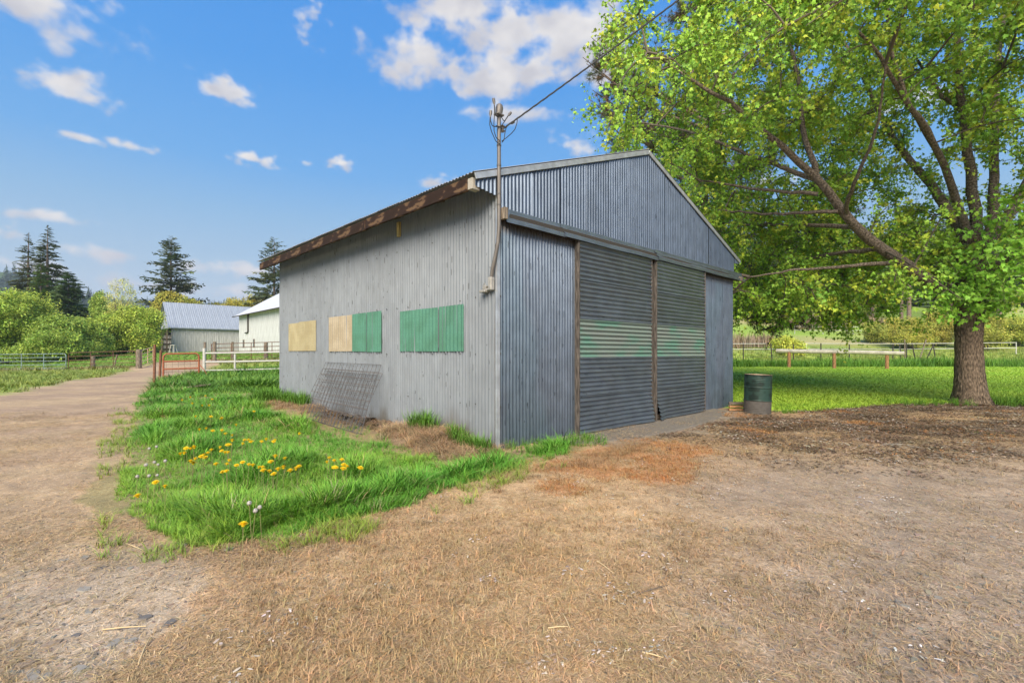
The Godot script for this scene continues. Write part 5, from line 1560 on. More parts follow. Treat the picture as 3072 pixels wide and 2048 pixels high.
func build_dandelions() -> void:
	var yl := PackedFloat32Array([-3.59,5.28,-3.61,5.37,-3.65,5.46,-3.66,5.55,-3.69,5.65,-3.63,5.57,-3.21,4.87,-3.21,4.91,-3.19,4.91,-3.22,5.05,-3.23,5.11,-3.25,5.17,-3.26,5.23,-3.28,5.32,-3.42,5.71,-3.28,5.51,-3.35,5.74,-3.37,5.81,-3.38,5.89,-3.16,5.37,-3.10,5.32,-3.17,5.74,-3.34,6.09,-3.23,5.98,-3.20,5.98,-3.00,5.84,-3.07,6.09,-2.95,6.03,-3.01,6.19,-4.66,8.81,-4.08,6.86,-3.88,6.60,-4.27,6.81,-4.23,6.89,-4.32,6.74,-4.22,7.46,-4.96,8.03,-4.78,8.03,-3.62,6.31,-2.85,6.53,-2.38,5.11,-2.38,4.81,-2.86,4.93,-2.76,4.72,-2.92,4.81,-2.61,4.62,-2.69,4.87,-2.51,4.65,-2.46,4.63,-2.45,4.72,-2.35,4.59,-2.24,4.39,-2.22,4.46,-2.13,4.36,-2.13,4.44,-2.12,4.52,-2.07,4.55,-2.06,4.65,-2.07,4.74,-2.63,4.49,-2.70,4.55,-2.52,5.19,-1.84,4.85,-1.88,5.02,-1.79,4.91,-1.70,4.87,-1.65,4.78,-1.57,4.63,-1.72,4.72,-1.66,4.60,-1.59,4.59,-1.46,4.69,-7.41,10.95,-7.62,11.55,-6.67,10.17,-6.30,9.92,-6.16,9.92,-6.85,11.14,-7.68,12.22,-5.49,8.46,-3.04,4.16,-2.89,4.06,-2.91,3.79,-1.72,3.12])
	var wl := PackedFloat32Array([-4.20,5.76,-4.13,5.55,-3.57,5.02,-3.63,4.95,-3.47,4.78,-3.49,4.65,-3.35,4.36,-3.26,4.38,-3.15,4.33,-1.78,3.44,-1.80,3.42,-1.88,3.49])
	var rng := RandomNumberGenerator.new()
	rng.seed = 400
	var head := MB.new()
	for ring in 4:
		var n: int = [20, 18, 13, 8][ring]
		var r: float = [0.024, 0.021, 0.015, 0.008][ring]
		var y: float = [0.004, 0.009, 0.013, 0.016][ring]
		for k in n:
			var a := TAU * (k + 0.5 * (ring % 2)) / n
			var d := Vector3(cos(a), 0, sin(a))
			var s := d.cross(Vector3.UP) * 0.0026
			var rr := r * rng.randf_range(0.85, 1.1)
			head.quad(d * 0.003 - s * 0.6 + Vector3(0, 0.003, 0), d * rr - s + Vector3(0, y, 0), d * rr + s + Vector3(0, y, 0), d * 0.003 + s * 0.6 + Vector3(0, 0.003, 0))
	head.lathe([Vector2(0.002, -0.012), Vector2(0.008, -0.008), Vector2(0.010, 0.002), Vector2(0.006, 0.006)], 8)
	var hm := head.mesh()
	var puff := MB.new()
	for k in 150:
		var d := rdir(rng)
		var s := d.cross(rdir(rng)).normalized()
		var q := d.cross(s)
		puff.tri(d * 0.004, d * 0.021 + s * 0.004, d * 0.021 - s * 0.004)
		puff.quad(d * 0.021 - s * 0.0045 - q * 0.0045, d * 0.021 + s * 0.0045 - q * 0.0045, d * 0.021 + s * 0.0045 + q * 0.0045, d * 0.021 - s * 0.0045 + q * 0.0045)
	var pm := puff.mesh()
	var stems := []
	for k in 4:
		var mb := MB.new()
		var b := Vector3(rng.randf_range(-0.05, 0.05), 0, rng.randf_range(-0.05, 0.05))
		mb.tube([b, b * 0.4 + Vector3(0, 0.55, 0), Vector3(0, 1, 0)], [0.0022, 0.002, 0.0018], 5, WHITE, false)
		stems.append(mb.mesh())
	for set_ in 2:
		var l: PackedFloat32Array = yl if set_ == 0 else wl
		for k in l.size() / 2:
			var p := Vector3(l[k * 2], 0, -l[k * 2 + 1])
			var g := gh(p.x, p.z)
			var far := -p.z > 7.5
			var lab := "yellow dandelion flower standing in the green grass before the shed wall"
			if p.x > -2.0: lab = "yellow dandelion in the rightmost bunch, nearest the shed corner"
			elif p.x < -3.55 and p.z > -5.8: lab = "yellow dandelion in the slanting row at the left of the grass"
			elif p.z < -6.4: lab = "yellow dandelion behind the main bunch, halfway to the wire hurdles"
			elif p.z > -4.2: lab = "lone yellow dandelion at the near edge of the grass"
			elif p.x > -2.6 and p.z > -4.76: lab = "yellow dandelion in the front row of the main bunch"
			if far: lab = "yellow dandelion far back in the grass towards the orange gate"
			if set_ == 1: lab = "white dandelion clock at the edge of the grass by the drive"
			if set_ == 1 and p.x > -2.5: lab = "white dandelion clock at the near corner of the grass"
			var t := thing("dandelion" if set_ == 0 else "dandelion_clock", lab, "flower", Vector3(p.x, g, p.z), rng.randf() * TAU, ("far dandelions" if far else "dandelions in the grass") if set_ == 0 else ("near corner dandelion clocks" if p.x > -2.5 else "dandelion clocks by the drive"))
			var h := 0.31 - g + rng.randf_range(-0.03, 0.025)
			var s := part("stem", stems[k % 4], M.stalk, t)
			s.scale = Vector3(1, h, 1)
			var f := part("flower" if set_ == 0 else "seed_head", hm if set_ == 0 else pm, M.dandelion if set_ == 0 else M.fluff, t)
			f.position.y = h
			f.rotation = Vector3(rng.randf_range(-0.35, 0.35), rng.randf() * 6.0, rng.randf_range(-0.35, 0.35))
			f.scale = Vector3.ONE * rng.randf_range(0.95, 1.3) * (1.15 if far else 1.0) * (1.0 if set_ == 0 else 0.6)

# ------------------------------------------------------------------ things in the yard
func build_yard() -> void:
	var rng := RandomNumberGenerator.new()
	rng.seed = 500
	# steel drum
	var dp := Vector3(5.58, gh(5.58, -11.1), -11.1)
	var t := thing("oil_drum", "dented dark green steel drum beside the far corner of the shed", "drum", dp)
	t.rotation.z = -0.035
	var prof := []
	for k in 89:
		var y := k * 0.01
		var r := 0.286
		for hy in [0.30, 0.59]: r += 0.011 * exp(-pow((y - hy) / 0.010, 2.0))
		if y > 0.02 and y < 0.86: r += 0.0025 * sin(y * 160.0) * (exp(-pow((y - 0.1) / 0.06, 2.0)) + exp(-pow((y - 0.78) / 0.06, 2.0)))
		if y < 0.012 or y > 0.868: r += 0.007
		prof.append(Vector2(r, y))
	var up := []
	var dn := []
	for p in prof:
		if p.y > 0.285: up.append(p)
		if p.y <= 0.295: dn.append(p)
	var mb := MB.new()
	mb.lathe(up, 36)
	part("shell", mb, M.drum, t)
	mb = MB.new()
	mb.lathe(dn, 36)
	part("rusty_foot", mb, M.drumrust, t).set_meta("label", "rusty grey brown bottom third of the drum")
	mb = MB.new()
	mb.lathe([Vector2(0.293, 0.872), Vector2(0.293, 0.882), Vector2(0.280, 0.884), Vector2(0.276, 0.868), Vector2(0.0, 0.866)], 36)
	part("lid", mb, M.drumlid, t)
	mb = MB.new()
	mb.lathe([Vector2(0.022, 0.867), Vector2(0.022, 0.878), Vector2(0.0, 0.880)], 10, Transform3D(Basis.IDENTITY, Vector3(0.17, 0, -0.08)))
	part("bung", mb, M.drumlid, t)
	# split wood behind it
	for k in 6:
		mb = MB.new()
		var L := rng.randf_range(0.28, 0.42)
		var w := rng.randf_range(0.035, 0.06)
		mb.box(Transform3D.IDENTITY, Vector3(L, w, w * 1.6), WHITE, 0.008)
		var row := k / 2
		var p := Vector3(5.30 + 0.14 * (k % 2), gh(5.4, -11.55) + 0.035 + 0.075 * row, -11.55 - 0.08 * (k % 2))
		single("firewood", mb, mat(0.36, 0.19, 0.095, 0.85, 0, TX.wood, Vector3(1, 6, 6)) if k % 3 != 1 else M.oldwood_x, "short reddish split log stacked between shed corner and green drum", "firewood", p, rng.randf_range(-0.25, 0.25), "split logs by the drum")
	# welded wire panels leaning on the side wall
	var corner := [[Vector3(-0.76, 0.06, -4.95), Vector3(-0.86, 0.05, -2.42), Vector3(-0.035, 1.17, -5.72), Vector3(-0.035, 1.16, -3.22)], [Vector3(-0.88, 0.10, -4.98), Vector3(-0.98, 0.08, -2.30), Vector3(-0.075, 1.03, -5.78), Vector3(-0.075, 1.00, -3.10)], [Vector3(-0.70, 0.03, -4.90), Vector3(-0.80, 0.03, -2.50), Vector3(-0.055, 0.98, -5.60), Vector3(-0.055, 0.96, -3.35)]]
	for k in 3:
		var c: Array = corner[k]
		var pt := thing("wire_hurdle", ["tallest welded wire hurdle leaning against the shed wall, at the back of the stack", "foremost welded wire hurdle leaning against the shed wall", "middle welded wire hurdle in the stack leaning against the shed wall"][k], "hurdle", SHED_AT, SHED_TURN, "wire hurdles leaning on the wall")
		var hz := MB.new()
		var vt := MB.new()
		for j in 9:
			var f: float = [0.0, 0.115, 0.24, 0.37, 0.50, 0.63, 0.76, 0.88, 1.0][j]
			var a: Vector3 = c[0].lerp(c[2], f)
			var b: Vector3 = c[1].lerp(c[3], f)
			var m: Vector3 = a.lerp(b, 0.5) + Vector3(-0.012, 0, 0)
			hz.tube([a, m, b], [0.0045, 0.0045, 0.0045], 5)
		for j in 17:
			var f := j / 16.0
			var a: Vector3 = c[0].lerp(c[1], f)
			var b: Vector3 = c[2].lerp(c[3], f)
			vt.tube([a, a.lerp(b, 0.5) + Vector3(-0.014, 0, 0), b], [0.0042, 0.0042, 0.0042], 5)
		part("cross_wires", hz, M.wire if k != 1 else M.rustwire, pt)
		part("upright_wires", vt, M.wire, pt)
	# clods of earth fallen out under the panels
	var ci := Inst.new()
	for k in 120:
		var w := to_world(rng.randf_range(-0.5, -0.08), 0, rng.randf_range(-5.4, -2.6))
		var s := rng.randf_range(0.03, 0.10)
		ci.add(Basis.from_euler(Vector3(rng.randf() * 3.0, rng.randf() * 6.0, rng.randf() * 3.0)).scaled_local(Vector3(s * 0.7, s * 1.6, s)), Vector3(w.x, gh(w.x, w.z) + s * 0.15, w.z), jit(rng, Color(0.17, 0.125, 0.085), 0.35))
	stuff("earth_clods", shale(91), M.stone, ci, "brown clods of earth and matted roots under the wire hurdles", "earth")
	# hitching rail: a long pale log on three orange posts
	var rp := [at_px(2368, 1055, 33.0), at_px(2503.6, 1059, 31.4), at_px(2662, 1064, 30.0)]
	var h := thing("hitching_rail", "long pale log rail on three orange wooden posts across the lawn", "rail", Vector3(rp[1].x, gh(rp[1].x, rp[1].z), rp[1].z))
	for p in rp:
		mb = MB.new()
		var g := gh(p.x, p.z)
		mb.tube([Vector3(p.x, g - 0.2, p.z) - h.position, Vector3(p.x, p.y - 0.02, p.z) - h.position], [0.105, 0.10], 12)
		part("post", mb, mat(0.33, 0.175, 0.085, 0.85, 0, TX.wood, Vector3(5, 0.7, 5)), h)
	var ra: Vector3 = at_px(2329, 1052, 33.5) - h.position
	var rb: Vector3 = at_px(2714, 1060, 29.5) - h.position
	mb = MB.new()
	mb.tube([ra, ra.lerp(rb, 0.3) + Vector3(0, -0.01, 0), ra.lerp(rb, 0.65) + Vector3(0, 0.01, 0), rb], [0.135, 0.14, 0.135, 0.125], 16)
	part("log", mb, mat(0.52, 0.44, 0.37, 0.85, 0, TX.wood, Vector3(0.5, 4, 4)), h)

func tube_gate(called: String, label: String, m: Material, a: Vector3, b: Vector3, hgt: float, rails: int, stays: int, r: float, group := "", rounded := true) -> Node3D:
	var t := thing(called, label, "gate" if called.contains("gate") else "fence", a, 0.0, group)
	var v := b - a
	for k in rails:
		var f := lerpf(0.12, 1.0, float(k) / (rails - 1))
		var mb := MB.new()
		var u := Vector3(0, hgt * f, 0)
		var last := k == rails - 1
		if last and rounded:
			var n := v.normalized()
			mb.tube([Vector3(0, hgt * 0.82, 0), Vector3(0, hgt * 0.93, 0) + n * 0.02, u + n * 0.12, u + v - n * 0.12, v + Vector3(0, hgt * 0.93, 0) - n * 0.02, v + Vector3(0, hgt * 0.82, 0)], [r, r, r, r, r, r], 8)
		else: mb.tube([u, u + v], [r * 0.9, r * 0.9], 8)
		part("rail", mb, m, t)
	for k in stays + 2:
		var f := float(k) / (stays + 1)
		var mb := MB.new()
		var top := hgt * (0.83 if (k == 0 or k == stays + 1) and rounded else 1.0)
		var lo := -0.05 if k == 0 or k == stays + 1 else hgt * 0.10
		mb.tube([v * f + Vector3(0, lo, 0), v * f + Vector3(0, top, 0)], [r, r], 8)
		part("upright", mb, m, t)
	return t

func round_post(label: String, at: Vector3, top: float, r: float, m: Material, lean := Vector3.ZERO, called := "fence_post", group := "") -> void:
	var mb := MB.new()
	mb.tube([Vector3(0, -0.2, 0), Vector3(0, (top - at.y) * 0.5, 0) + lean * 0.5, Vector3(0, top - at.y, 0) + lean], [r * 1.08, r, r * 0.95], 10, WHITE, true, 0.04)
	single(called, mb, m, label, "post", at, 0.0, group)

func build_left_yard() -> void:
	var rng := RandomNumberGenerator.new()
	rng.seed = 600
	# gates and panels across the field side of the drive
	var a := on_ground(-70, 36.2); var b := on_ground(197, 36.0)
	tube_gate("field_gate", "long pale blue tube gate at the left edge of the drive", M.bluepipe, a, b, 1.22, 5, 3, 0.030)
	a = on_ground(204, 36.0); b = on_ground(407, 35.2)
	tube_gate("pipe_fence_panel", "rusty brown tube panel between the blue gate and grey post", M.brownpipe, a, b, 1.28, 5, 2, 0.024)
	a = on_ground(424, 35.4); b = on_ground(458, 41.0)
	tube_gate("yard_gate", "small pale grey tube gate standing open beside the drive", M.greypipe, a, b, 1.30, 5, 1, 0.026)
	round_post("thick grey wooden post at the right end of the brown panel", on_ground(415, 35.3), 1.60, 0.17, M.greywood)
	round_post("dark wooden post behind the middle of the brown panel", on_ground(278, 36.6), 1.12, 0.14, M.greywood)
	round_post("thin leaning pole behind the brown panel", on_ground(340, 36.8), 1.20, 0.05, M.greywood, Vector3(0.25, 0, 0))
	# rusty posts and the orange gate
	round_post("tall rusty pipe post at the right edge of the drive", on_ground(461.5, 19.6), 1.70, 0.05, M.rustpipe, Vector3(0.03, 0, 0), "pipe_post")
	round_post("leaning rusty pipe post beside the orange gate", on_ground(477, 20.3), 1.48, 0.05, M.rustpipe, Vector3(0.07, 0, 0), "pipe_post")
	a = on_ground(489, 24.4); b = on_ground(596, 25.2)
	var gate := tube_gate("orange_gate", "orange tube gate with wire mesh standing at the drive", M.orange, a, b, 1.30, 4, 0, 0.045)
	var mesh := MB.new()
	var v := b - a
	for k in 6: mesh.tube([v * (0.08 + k * 0.168) + Vector3(0, 0.15, 0), v * (0.08 + k * 0.168) + Vector3(0, 1.26, 0)], [0.006, 0.006], 4)
	for k in 6: mesh.tube([v * 0.02 + Vector3(0, 0.2 + k * 0.19, 0), v * 0.98 + Vector3(0, 0.2 + k * 0.19, 0)], [0.005, 0.005], 4)
	part("wire_mesh", mesh, M.rustwire, gate)
	var lk := MB.new()
	lk.tube([v + Vector3(0, 0.75, 0), v + Vector3(0.3, 0.5, 0.1), v + Vector3(0.55, 0.2, 0.2)], [0.02, 0.02, 0.02], 6)
	part("latch_bar", lk, M.orange, gate)
	# white pole fence running behind the shed
	var wf := thing("white_fence", "weathered white pole fence from the orange gate to the shed", "fence", on_ground(612, 26.5))
	var o := wf.position
	var posts := [on_ground(612, 26.5), on_ground(704, 26.8), on_ground(880, 27.5)]
	for k in 3:
		var mb := MB.new()
		var top: float = [1.62, 1.30, 1.40][k]
		mb.tube([posts[k] - o + Vector3(0, -0.2, 0), Vector3(posts[k].x, top, posts[k].z) - o], [0.085, 0.08] if k == 0 else [0.06, 0.055], 10)
		part("post", mb, M.whitepaint, wf)
	for y in [1.34, 0.86, 0.40]:
		var mb := MB.new()
		mb.tube([Vector3(posts[0].x, y, posts[0].z) - o, Vector3(posts[1].x, y + 0.02, posts[1].z) - o, Vector3(posts[2].x, y + 0.07, posts[2].z) - o], [0.05, 0.048, 0.045], 8)
		part("rail", mb, M.whitepaint, wf)
	# brown pipe corral behind it, with wooden posts
	a = on_ground(634, 38.0); b = on_ground(880, 35.5)
	tube_gate("corral_panel", "long brown pipe corral panel before the white barn", M.brownpipe, a, b, 1.42, 5, 3, 0.028, "", false)
	for p in [[643.0, 37.6, 2.2, 0.13, "square brown wooden post at the left end of the corral panel"], [614.0, 39.0, 2.2, 0.10, "grey wooden post showing behind the white fence post"], [697.0, 40.0, 2.25, 0.09, "thin grey wooden post behind the corral panel"], [797.0, 37.0, 2.15, 0.15, "thick wooden post wound with wire by the white barn"]]:
		round_post(p[4], on_ground(p[0], p[1]), p[2], p[3], M.greywood)
	# white A-shaped stand by the open shed
	var st := thing("white_stand", "small white metal stand before the open grey shed", "stand", on_ground(519, 58.0))
	for s in [[-0.35, 0.25], [0.25, 0.25], [-0.25, -0.3], [0.3, -0.3]]:
		var mb := MB.new()
		mb.tube([Vector3(s[0], 0, s[1]), Vector3(s[0] * 0.6, 1.0, s[1] * 0.5)], [0.035, 0.035], 6)
		part("leg", mb, M.whitepaint, st)
	var tb := MB.new()
	tb.box(Transform3D(Basis.IDENTITY, Vector3(0, 1.02, 0)), Vector3(0.55, 0.06, 0.4), WHITE, 0.01)
	part("top", tb, M.whitepaint, st)
	# flat board lying in the grass
	var bd := MB.new()
	bd.box(Transform3D(Basis.from_euler(Vector3(0, 0.4, 0.12)), Vector3.ZERO), Vector3(1.1, 0.05, 0.25), WHITE, 0.01)
	var bp := on_ground(578, 17.6)
	single("board", bd, M.greywood, "grey weathered board lying in the grass below the orange gate", "board", bp + Vector3(0, 0.16, 0))
	build_pole_barn()
	build_white_barn()

func rib_panel(o: Vector3, ud: Vector3, vd: Vector3, nd: Vector3, w: float, lo0: float, hi0: float, lo1: float, hi1: float, pitch := 0.25) -> MB:
	var mb := MB.new()
	mb.corr(o, ud, vd, nd, w, lo0, hi0, lo1, hi1, pitch, 0.010)
	return mb

func build_pole_barn() -> void:   # grey machine shed, gable end open to the left
	var at := Vector3(-45.4, gh(-45.4, -65.0) - 0.05, -65.0)
	var t := thing("machine_shed", "grey metal machine shed with an open gable end and steep roof, beyond the gates", "shed", at, deg_to_rad(45.0))
	var Ln := 13.0
	var Wd := 7.1
	var E := 3.5
	var Rg := 6.95
	var steel := mat(0.42, 0.42, 0.425, 0.55, 0.15, TX.soft, Vector3(0.6, 0.15, 0.6))
	var roof := mat(0.34, 0.38, 0.43, 0.5, 0.3, TX.soft, Vector3(0.6, 0.2, 0.6))
	for k in 14:   # local x along the wall, z towards the viewer
		part("wall_sheet", rib_panel(Vector3(k * Ln / 14.0, 0, 0), Vector3.RIGHT, Vector3.UP, Vector3(0, 0, 1), Ln / 14.0, 0, E, 0, E), steel, t)
	part("rear_wall", rib_panel(Vector3(0, 0, -Wd), Vector3.RIGHT, Vector3.UP, Vector3(0, 0, -1), Ln, 0, E, 0, E), steel, t)
	part("end_wall", rib_panel(Vector3(Ln, 0, 0), Vector3(0, 0, -1), Vector3.UP, Vector3(1, 0, 0), Wd, 0, E + 0.4, 0, E + 0.4), steel, t)
	for s in 2:
		var z0 := 0.35 if s == 0 else -Wd - 0.35
		var sgn := -1.0 if s == 0 else 1.0
		var vd := Vector3(0, Rg - E, sgn * (Wd * 0.5)).normalized()
		var nd := Vector3(0, Wd * 0.5, -sgn * (Rg - E)).normalized()
		var ln := Vector2(Rg - E, Wd * 0.5).length() * 1.10
		for k in 15:
			part("roof_sheet", rib_panel(Vector3(-0.4 + k * (Ln + 0.8) / 15.0, Rg + 0.02 - vd.y * ln, -Wd * 0.5 - vd.z * ln), Vector3.RIGHT, vd, nd, (Ln + 0.8) / 15.0, 0, ln, 0, ln), roof, t)
	var gb := MB.new()
	gb.corr(Vector3(-0.02, 0, 0), Vector3(0, 0, -1), Vector3.UP, Vector3(-1, 0, 0), Wd * 0.5, E - 0.25, E + 0.0, E - 0.25, Rg - 0.05, 0.25, 0.02)
	gb.corr(Vector3(-0.02, 0, -Wd * 0.5), Vector3(0, 0, -1), Vector3.UP, Vector3(-1, 0, 0), Wd * 0.5, E - 0.25, Rg - 0.05, E - 0.25, E + 0.0, 0.25, 0.02)
	part("gable", gb, roof, t)
	for k in 5:   # girts of the far wall showing in the opening
		var mb := MB.new()
		mb.box(Transform3D(Basis.IDENTITY, Vector3(Ln * 0.5, 0.5 + k * 0.72, -Wd + 0.1)), Vector3(Ln - 0.2, 0.14, 0.08))
		part("girt", mb, M.dark, t)
	for z in [-0.08, -Wd * 0.5, -Wd + 0.08]:
		var mb := MB.new()
		mb.box(Transform3D(Basis.IDENTITY, Vector3(0.1, E * 0.5, z)), Vector3(0.16, E, 0.16))
		part("post", mb, M.greywood, t)
	var gt := MB.new()
	gt.box(Transform3D(Basis.IDENTITY, Vector3(Ln * 0.5, E - 0.22, 0.38)), Vector3(Ln + 0.8, 0.12, 0.06))
	part("eave_trim", gt, roof, t)

func build_white_barn() -> void:   # side wall runs from far left towards the viewer on the right
	var at := Vector3(-33.7, gh(-33.7, -60.2) - 0.3, -60.2)
	var t := thing("white_barn", "white metal barn with low pale roof and two narrow windows, behind the corral", "barn", at, -deg_to_rad(47.0))
	var Ln := 22.0
	var E := 4.95
	var Wd := 11.0
	var wall := mat(0.53, 0.55, 0.57, 0.6, 0.05, TX.soft, Vector3(0.5, 0.12, 0.5))
	var roof := mat(0.55, 0.57, 0.60, 0.5, 0.15, TX.soft, Vector3(0.4, 0.2, 0.4))
	for k in 20: part("wall_sheet", rib_panel(Vector3(k * Ln / 20.0, 0, 0), Vector3.RIGHT, Vector3.UP, Vector3(0, 0, 1), Ln / 20.0, -0.3, E, -0.3, E, 0.22), wall, t)
	part("rear_wall", rib_panel(Vector3(0, 0, -Wd), Vector3.RIGHT, Vector3.UP, Vector3(0, 0, -1), Ln, -0.3, E, -0.3, E), wall, t)
	var Rg := E + 3.4
	for e in 2:
		var x: float = [0.0, Ln][e]
		var n := Vector3([-1.0, 1.0][e], 0, 0)
		var gb := MB.new()
		gb.corr(Vector3(x, 0, 0), Vector3(0, 0, -1), Vector3.UP, n, Wd * 0.5, -0.3, E, -0.3, Rg - 0.05, 0.22, 0.02)
		gb.corr(Vector3(x, 0, -Wd * 0.5), Vector3(0, 0, -1), Vector3.UP, n, Wd * 0.5, -0.3, Rg - 0.05, -0.3, E, 0.22, 0.02)
		part("end_wall", gb, wall, t)
	for s in 2:
		var sgn := -1.0 if s == 0 else 1.0
		var vd := Vector3(0, Rg - E, sgn * Wd * 0.5).normalized()
		var nd := Vector3(0, Wd * 0.5, -sgn * (Rg - E)).normalized()
		var ln := Vector2(Rg - E, Wd * 0.5).length() * 1.10
		for k in 22: part("roof_sheet", rib_panel(Vector3(-0.9 + k * (Ln + 1.8) / 22.0, Rg + 0.04 - vd.y * ln, -Wd * 0.5 - vd.z * ln), Vector3.RIGHT, vd, nd, (Ln + 1.8) / 22.0, 0, ln, 0, ln, 0.3), roof, t)
	for w in [[2.1, 1.35], [6.3, 1.35]]:
		var f := MB.new()
		f.box(Transform3D(Basis.IDENTITY, Vector3(w[0], w[1], 0.03)), Vector3(0.52, 0.95, 0.06), WHITE, 0.01)
		var win := part("window", f, M.greywood, t)
		var p := MB.new()
		p.box(Transform3D(Basis.IDENTITY, Vector3(w[0], w[1], 0.065)), Vector3(0.36, 0.78, 0.02))
		part("pane", p, mat(0.12, 0.13, 0.14, 0.15, 0.0), win)
	var pipe := MB.new()
	pipe.tube([Vector3(4.2, 4.75, 0.10), Vector3(4.2, 2.75, 0.10), Vector3(3.9, 2.62, 0.10), Vector3(3.0, 2.6, 0.12)], [0.09, 0.09, 0.07, 0.06], 8)
	part("drain_pipe", pipe, M.dark, t)
	var tr := MB.new()
	tr.box(Transform3D(Basis.IDENTITY, Vector3(Ln * 0.5, E - 0.28, 0.56)), Vector3(Ln + 1.8, 0.10, 0.06))
	part("eave_trim", tr, M.dark, t)

func build_fences_right() -> void:
	# wire fence on steel posts at the end of the lawn
	var wf := thing("wire_fence", "sagging wire fence on dark steel posts beyond the lawn", "fence", on_ground(2400, 42.0))
	var o := wf.position
	var list := [[205, 335, 0.0], [420, 325, -0.05], [590, 335, 0.0], [800, 330, 0.0], [1018, 338, 0.0], [1352, 335, 0.0], [1408, 335, -0.04], [1442, 300, 0.0], [1455, 325, 0.0], [1510, 335, -0.12], [1585, 300, 0.25], [1640, 335, 0.3], [1668, 335, -0.1]]
	var tops := []
	for l in list:
		var u: float = 2150.0 + l[0] / 2.551
		var g := on_ground(u, 42.0)
		var y: float = EYE - (900.0 + l[1] / 2.551 - 1056.0) / 1464.0 * 42.0
		var mb := MB.new()
		mb.tube([g - o + Vector3(-l[2] * 2.0, -0.2, 0), Vector3(g.x + l[2], y, g.z) - o], [0.05, 0.045], 6)
		part("post", mb, M.dark if l[1] > 310 else M.greywood, wf)
		tops.append(Vector3(g.x, y, g.z) - o)
	var wires := MB.new()
	for k in 5:
		var pts := []
		var rad := []
		for e in tops.size() - 1:
			var a: Vector3 = tops[e]
			pts.append(Vector3(a.x, gh(a.x + o.x, -42.0) - o.y + 0.3 + k * 0.3, a.z)); rad.append(0.008)
		wires.tube(pts, rad, 4)
	part("wires", wires, M.wire, wf)
	# two white rail fences on the paddock behind
	for s in [[[2150.0, 2420.0, 2700.0, 3050.0], 55.0, 57.0, 1.36, "nearer white rail fence across the paddock", 2], [[2385.0, 2470.0, 2560.0, 2680.0, 2800.0, 2950.0, 3150.0], 82.0, 80.0, 1.25, "farther white rail fence below the hillside", 2]]:
		var us: Array = s[0]
		var g0 := on_ground(us[0], s[1])
		var f := thing("white_rail_fence", s[4], "fence", g0, 0.0, "white rail fences on the paddock")
		var prev := Vector3.ZERO
		for k in us.size():
			var d: float = lerpf(s[1], s[2], float(k) / (us.size() - 1))
			var g := on_ground(us[k], d) - g0
			var mb := MB.new()
			mb.tube([g + Vector3(0, -0.2, 0), g + Vector3(0, s[3] + 0.05, 0)], [0.055, 0.05], 8)
			part("post", mb, M.whitepaint, f)
			if k > 0:
				for r in s[5]:
					mb = MB.new()
					var y: float = s[3] - 0.62 * r
					mb.tube([prev + Vector3(0, y, 0), g + Vector3(0, y, 0)], [0.038, 0.038], 8)
					part("rail", mb, M.whitepaint, f)
			prev = g

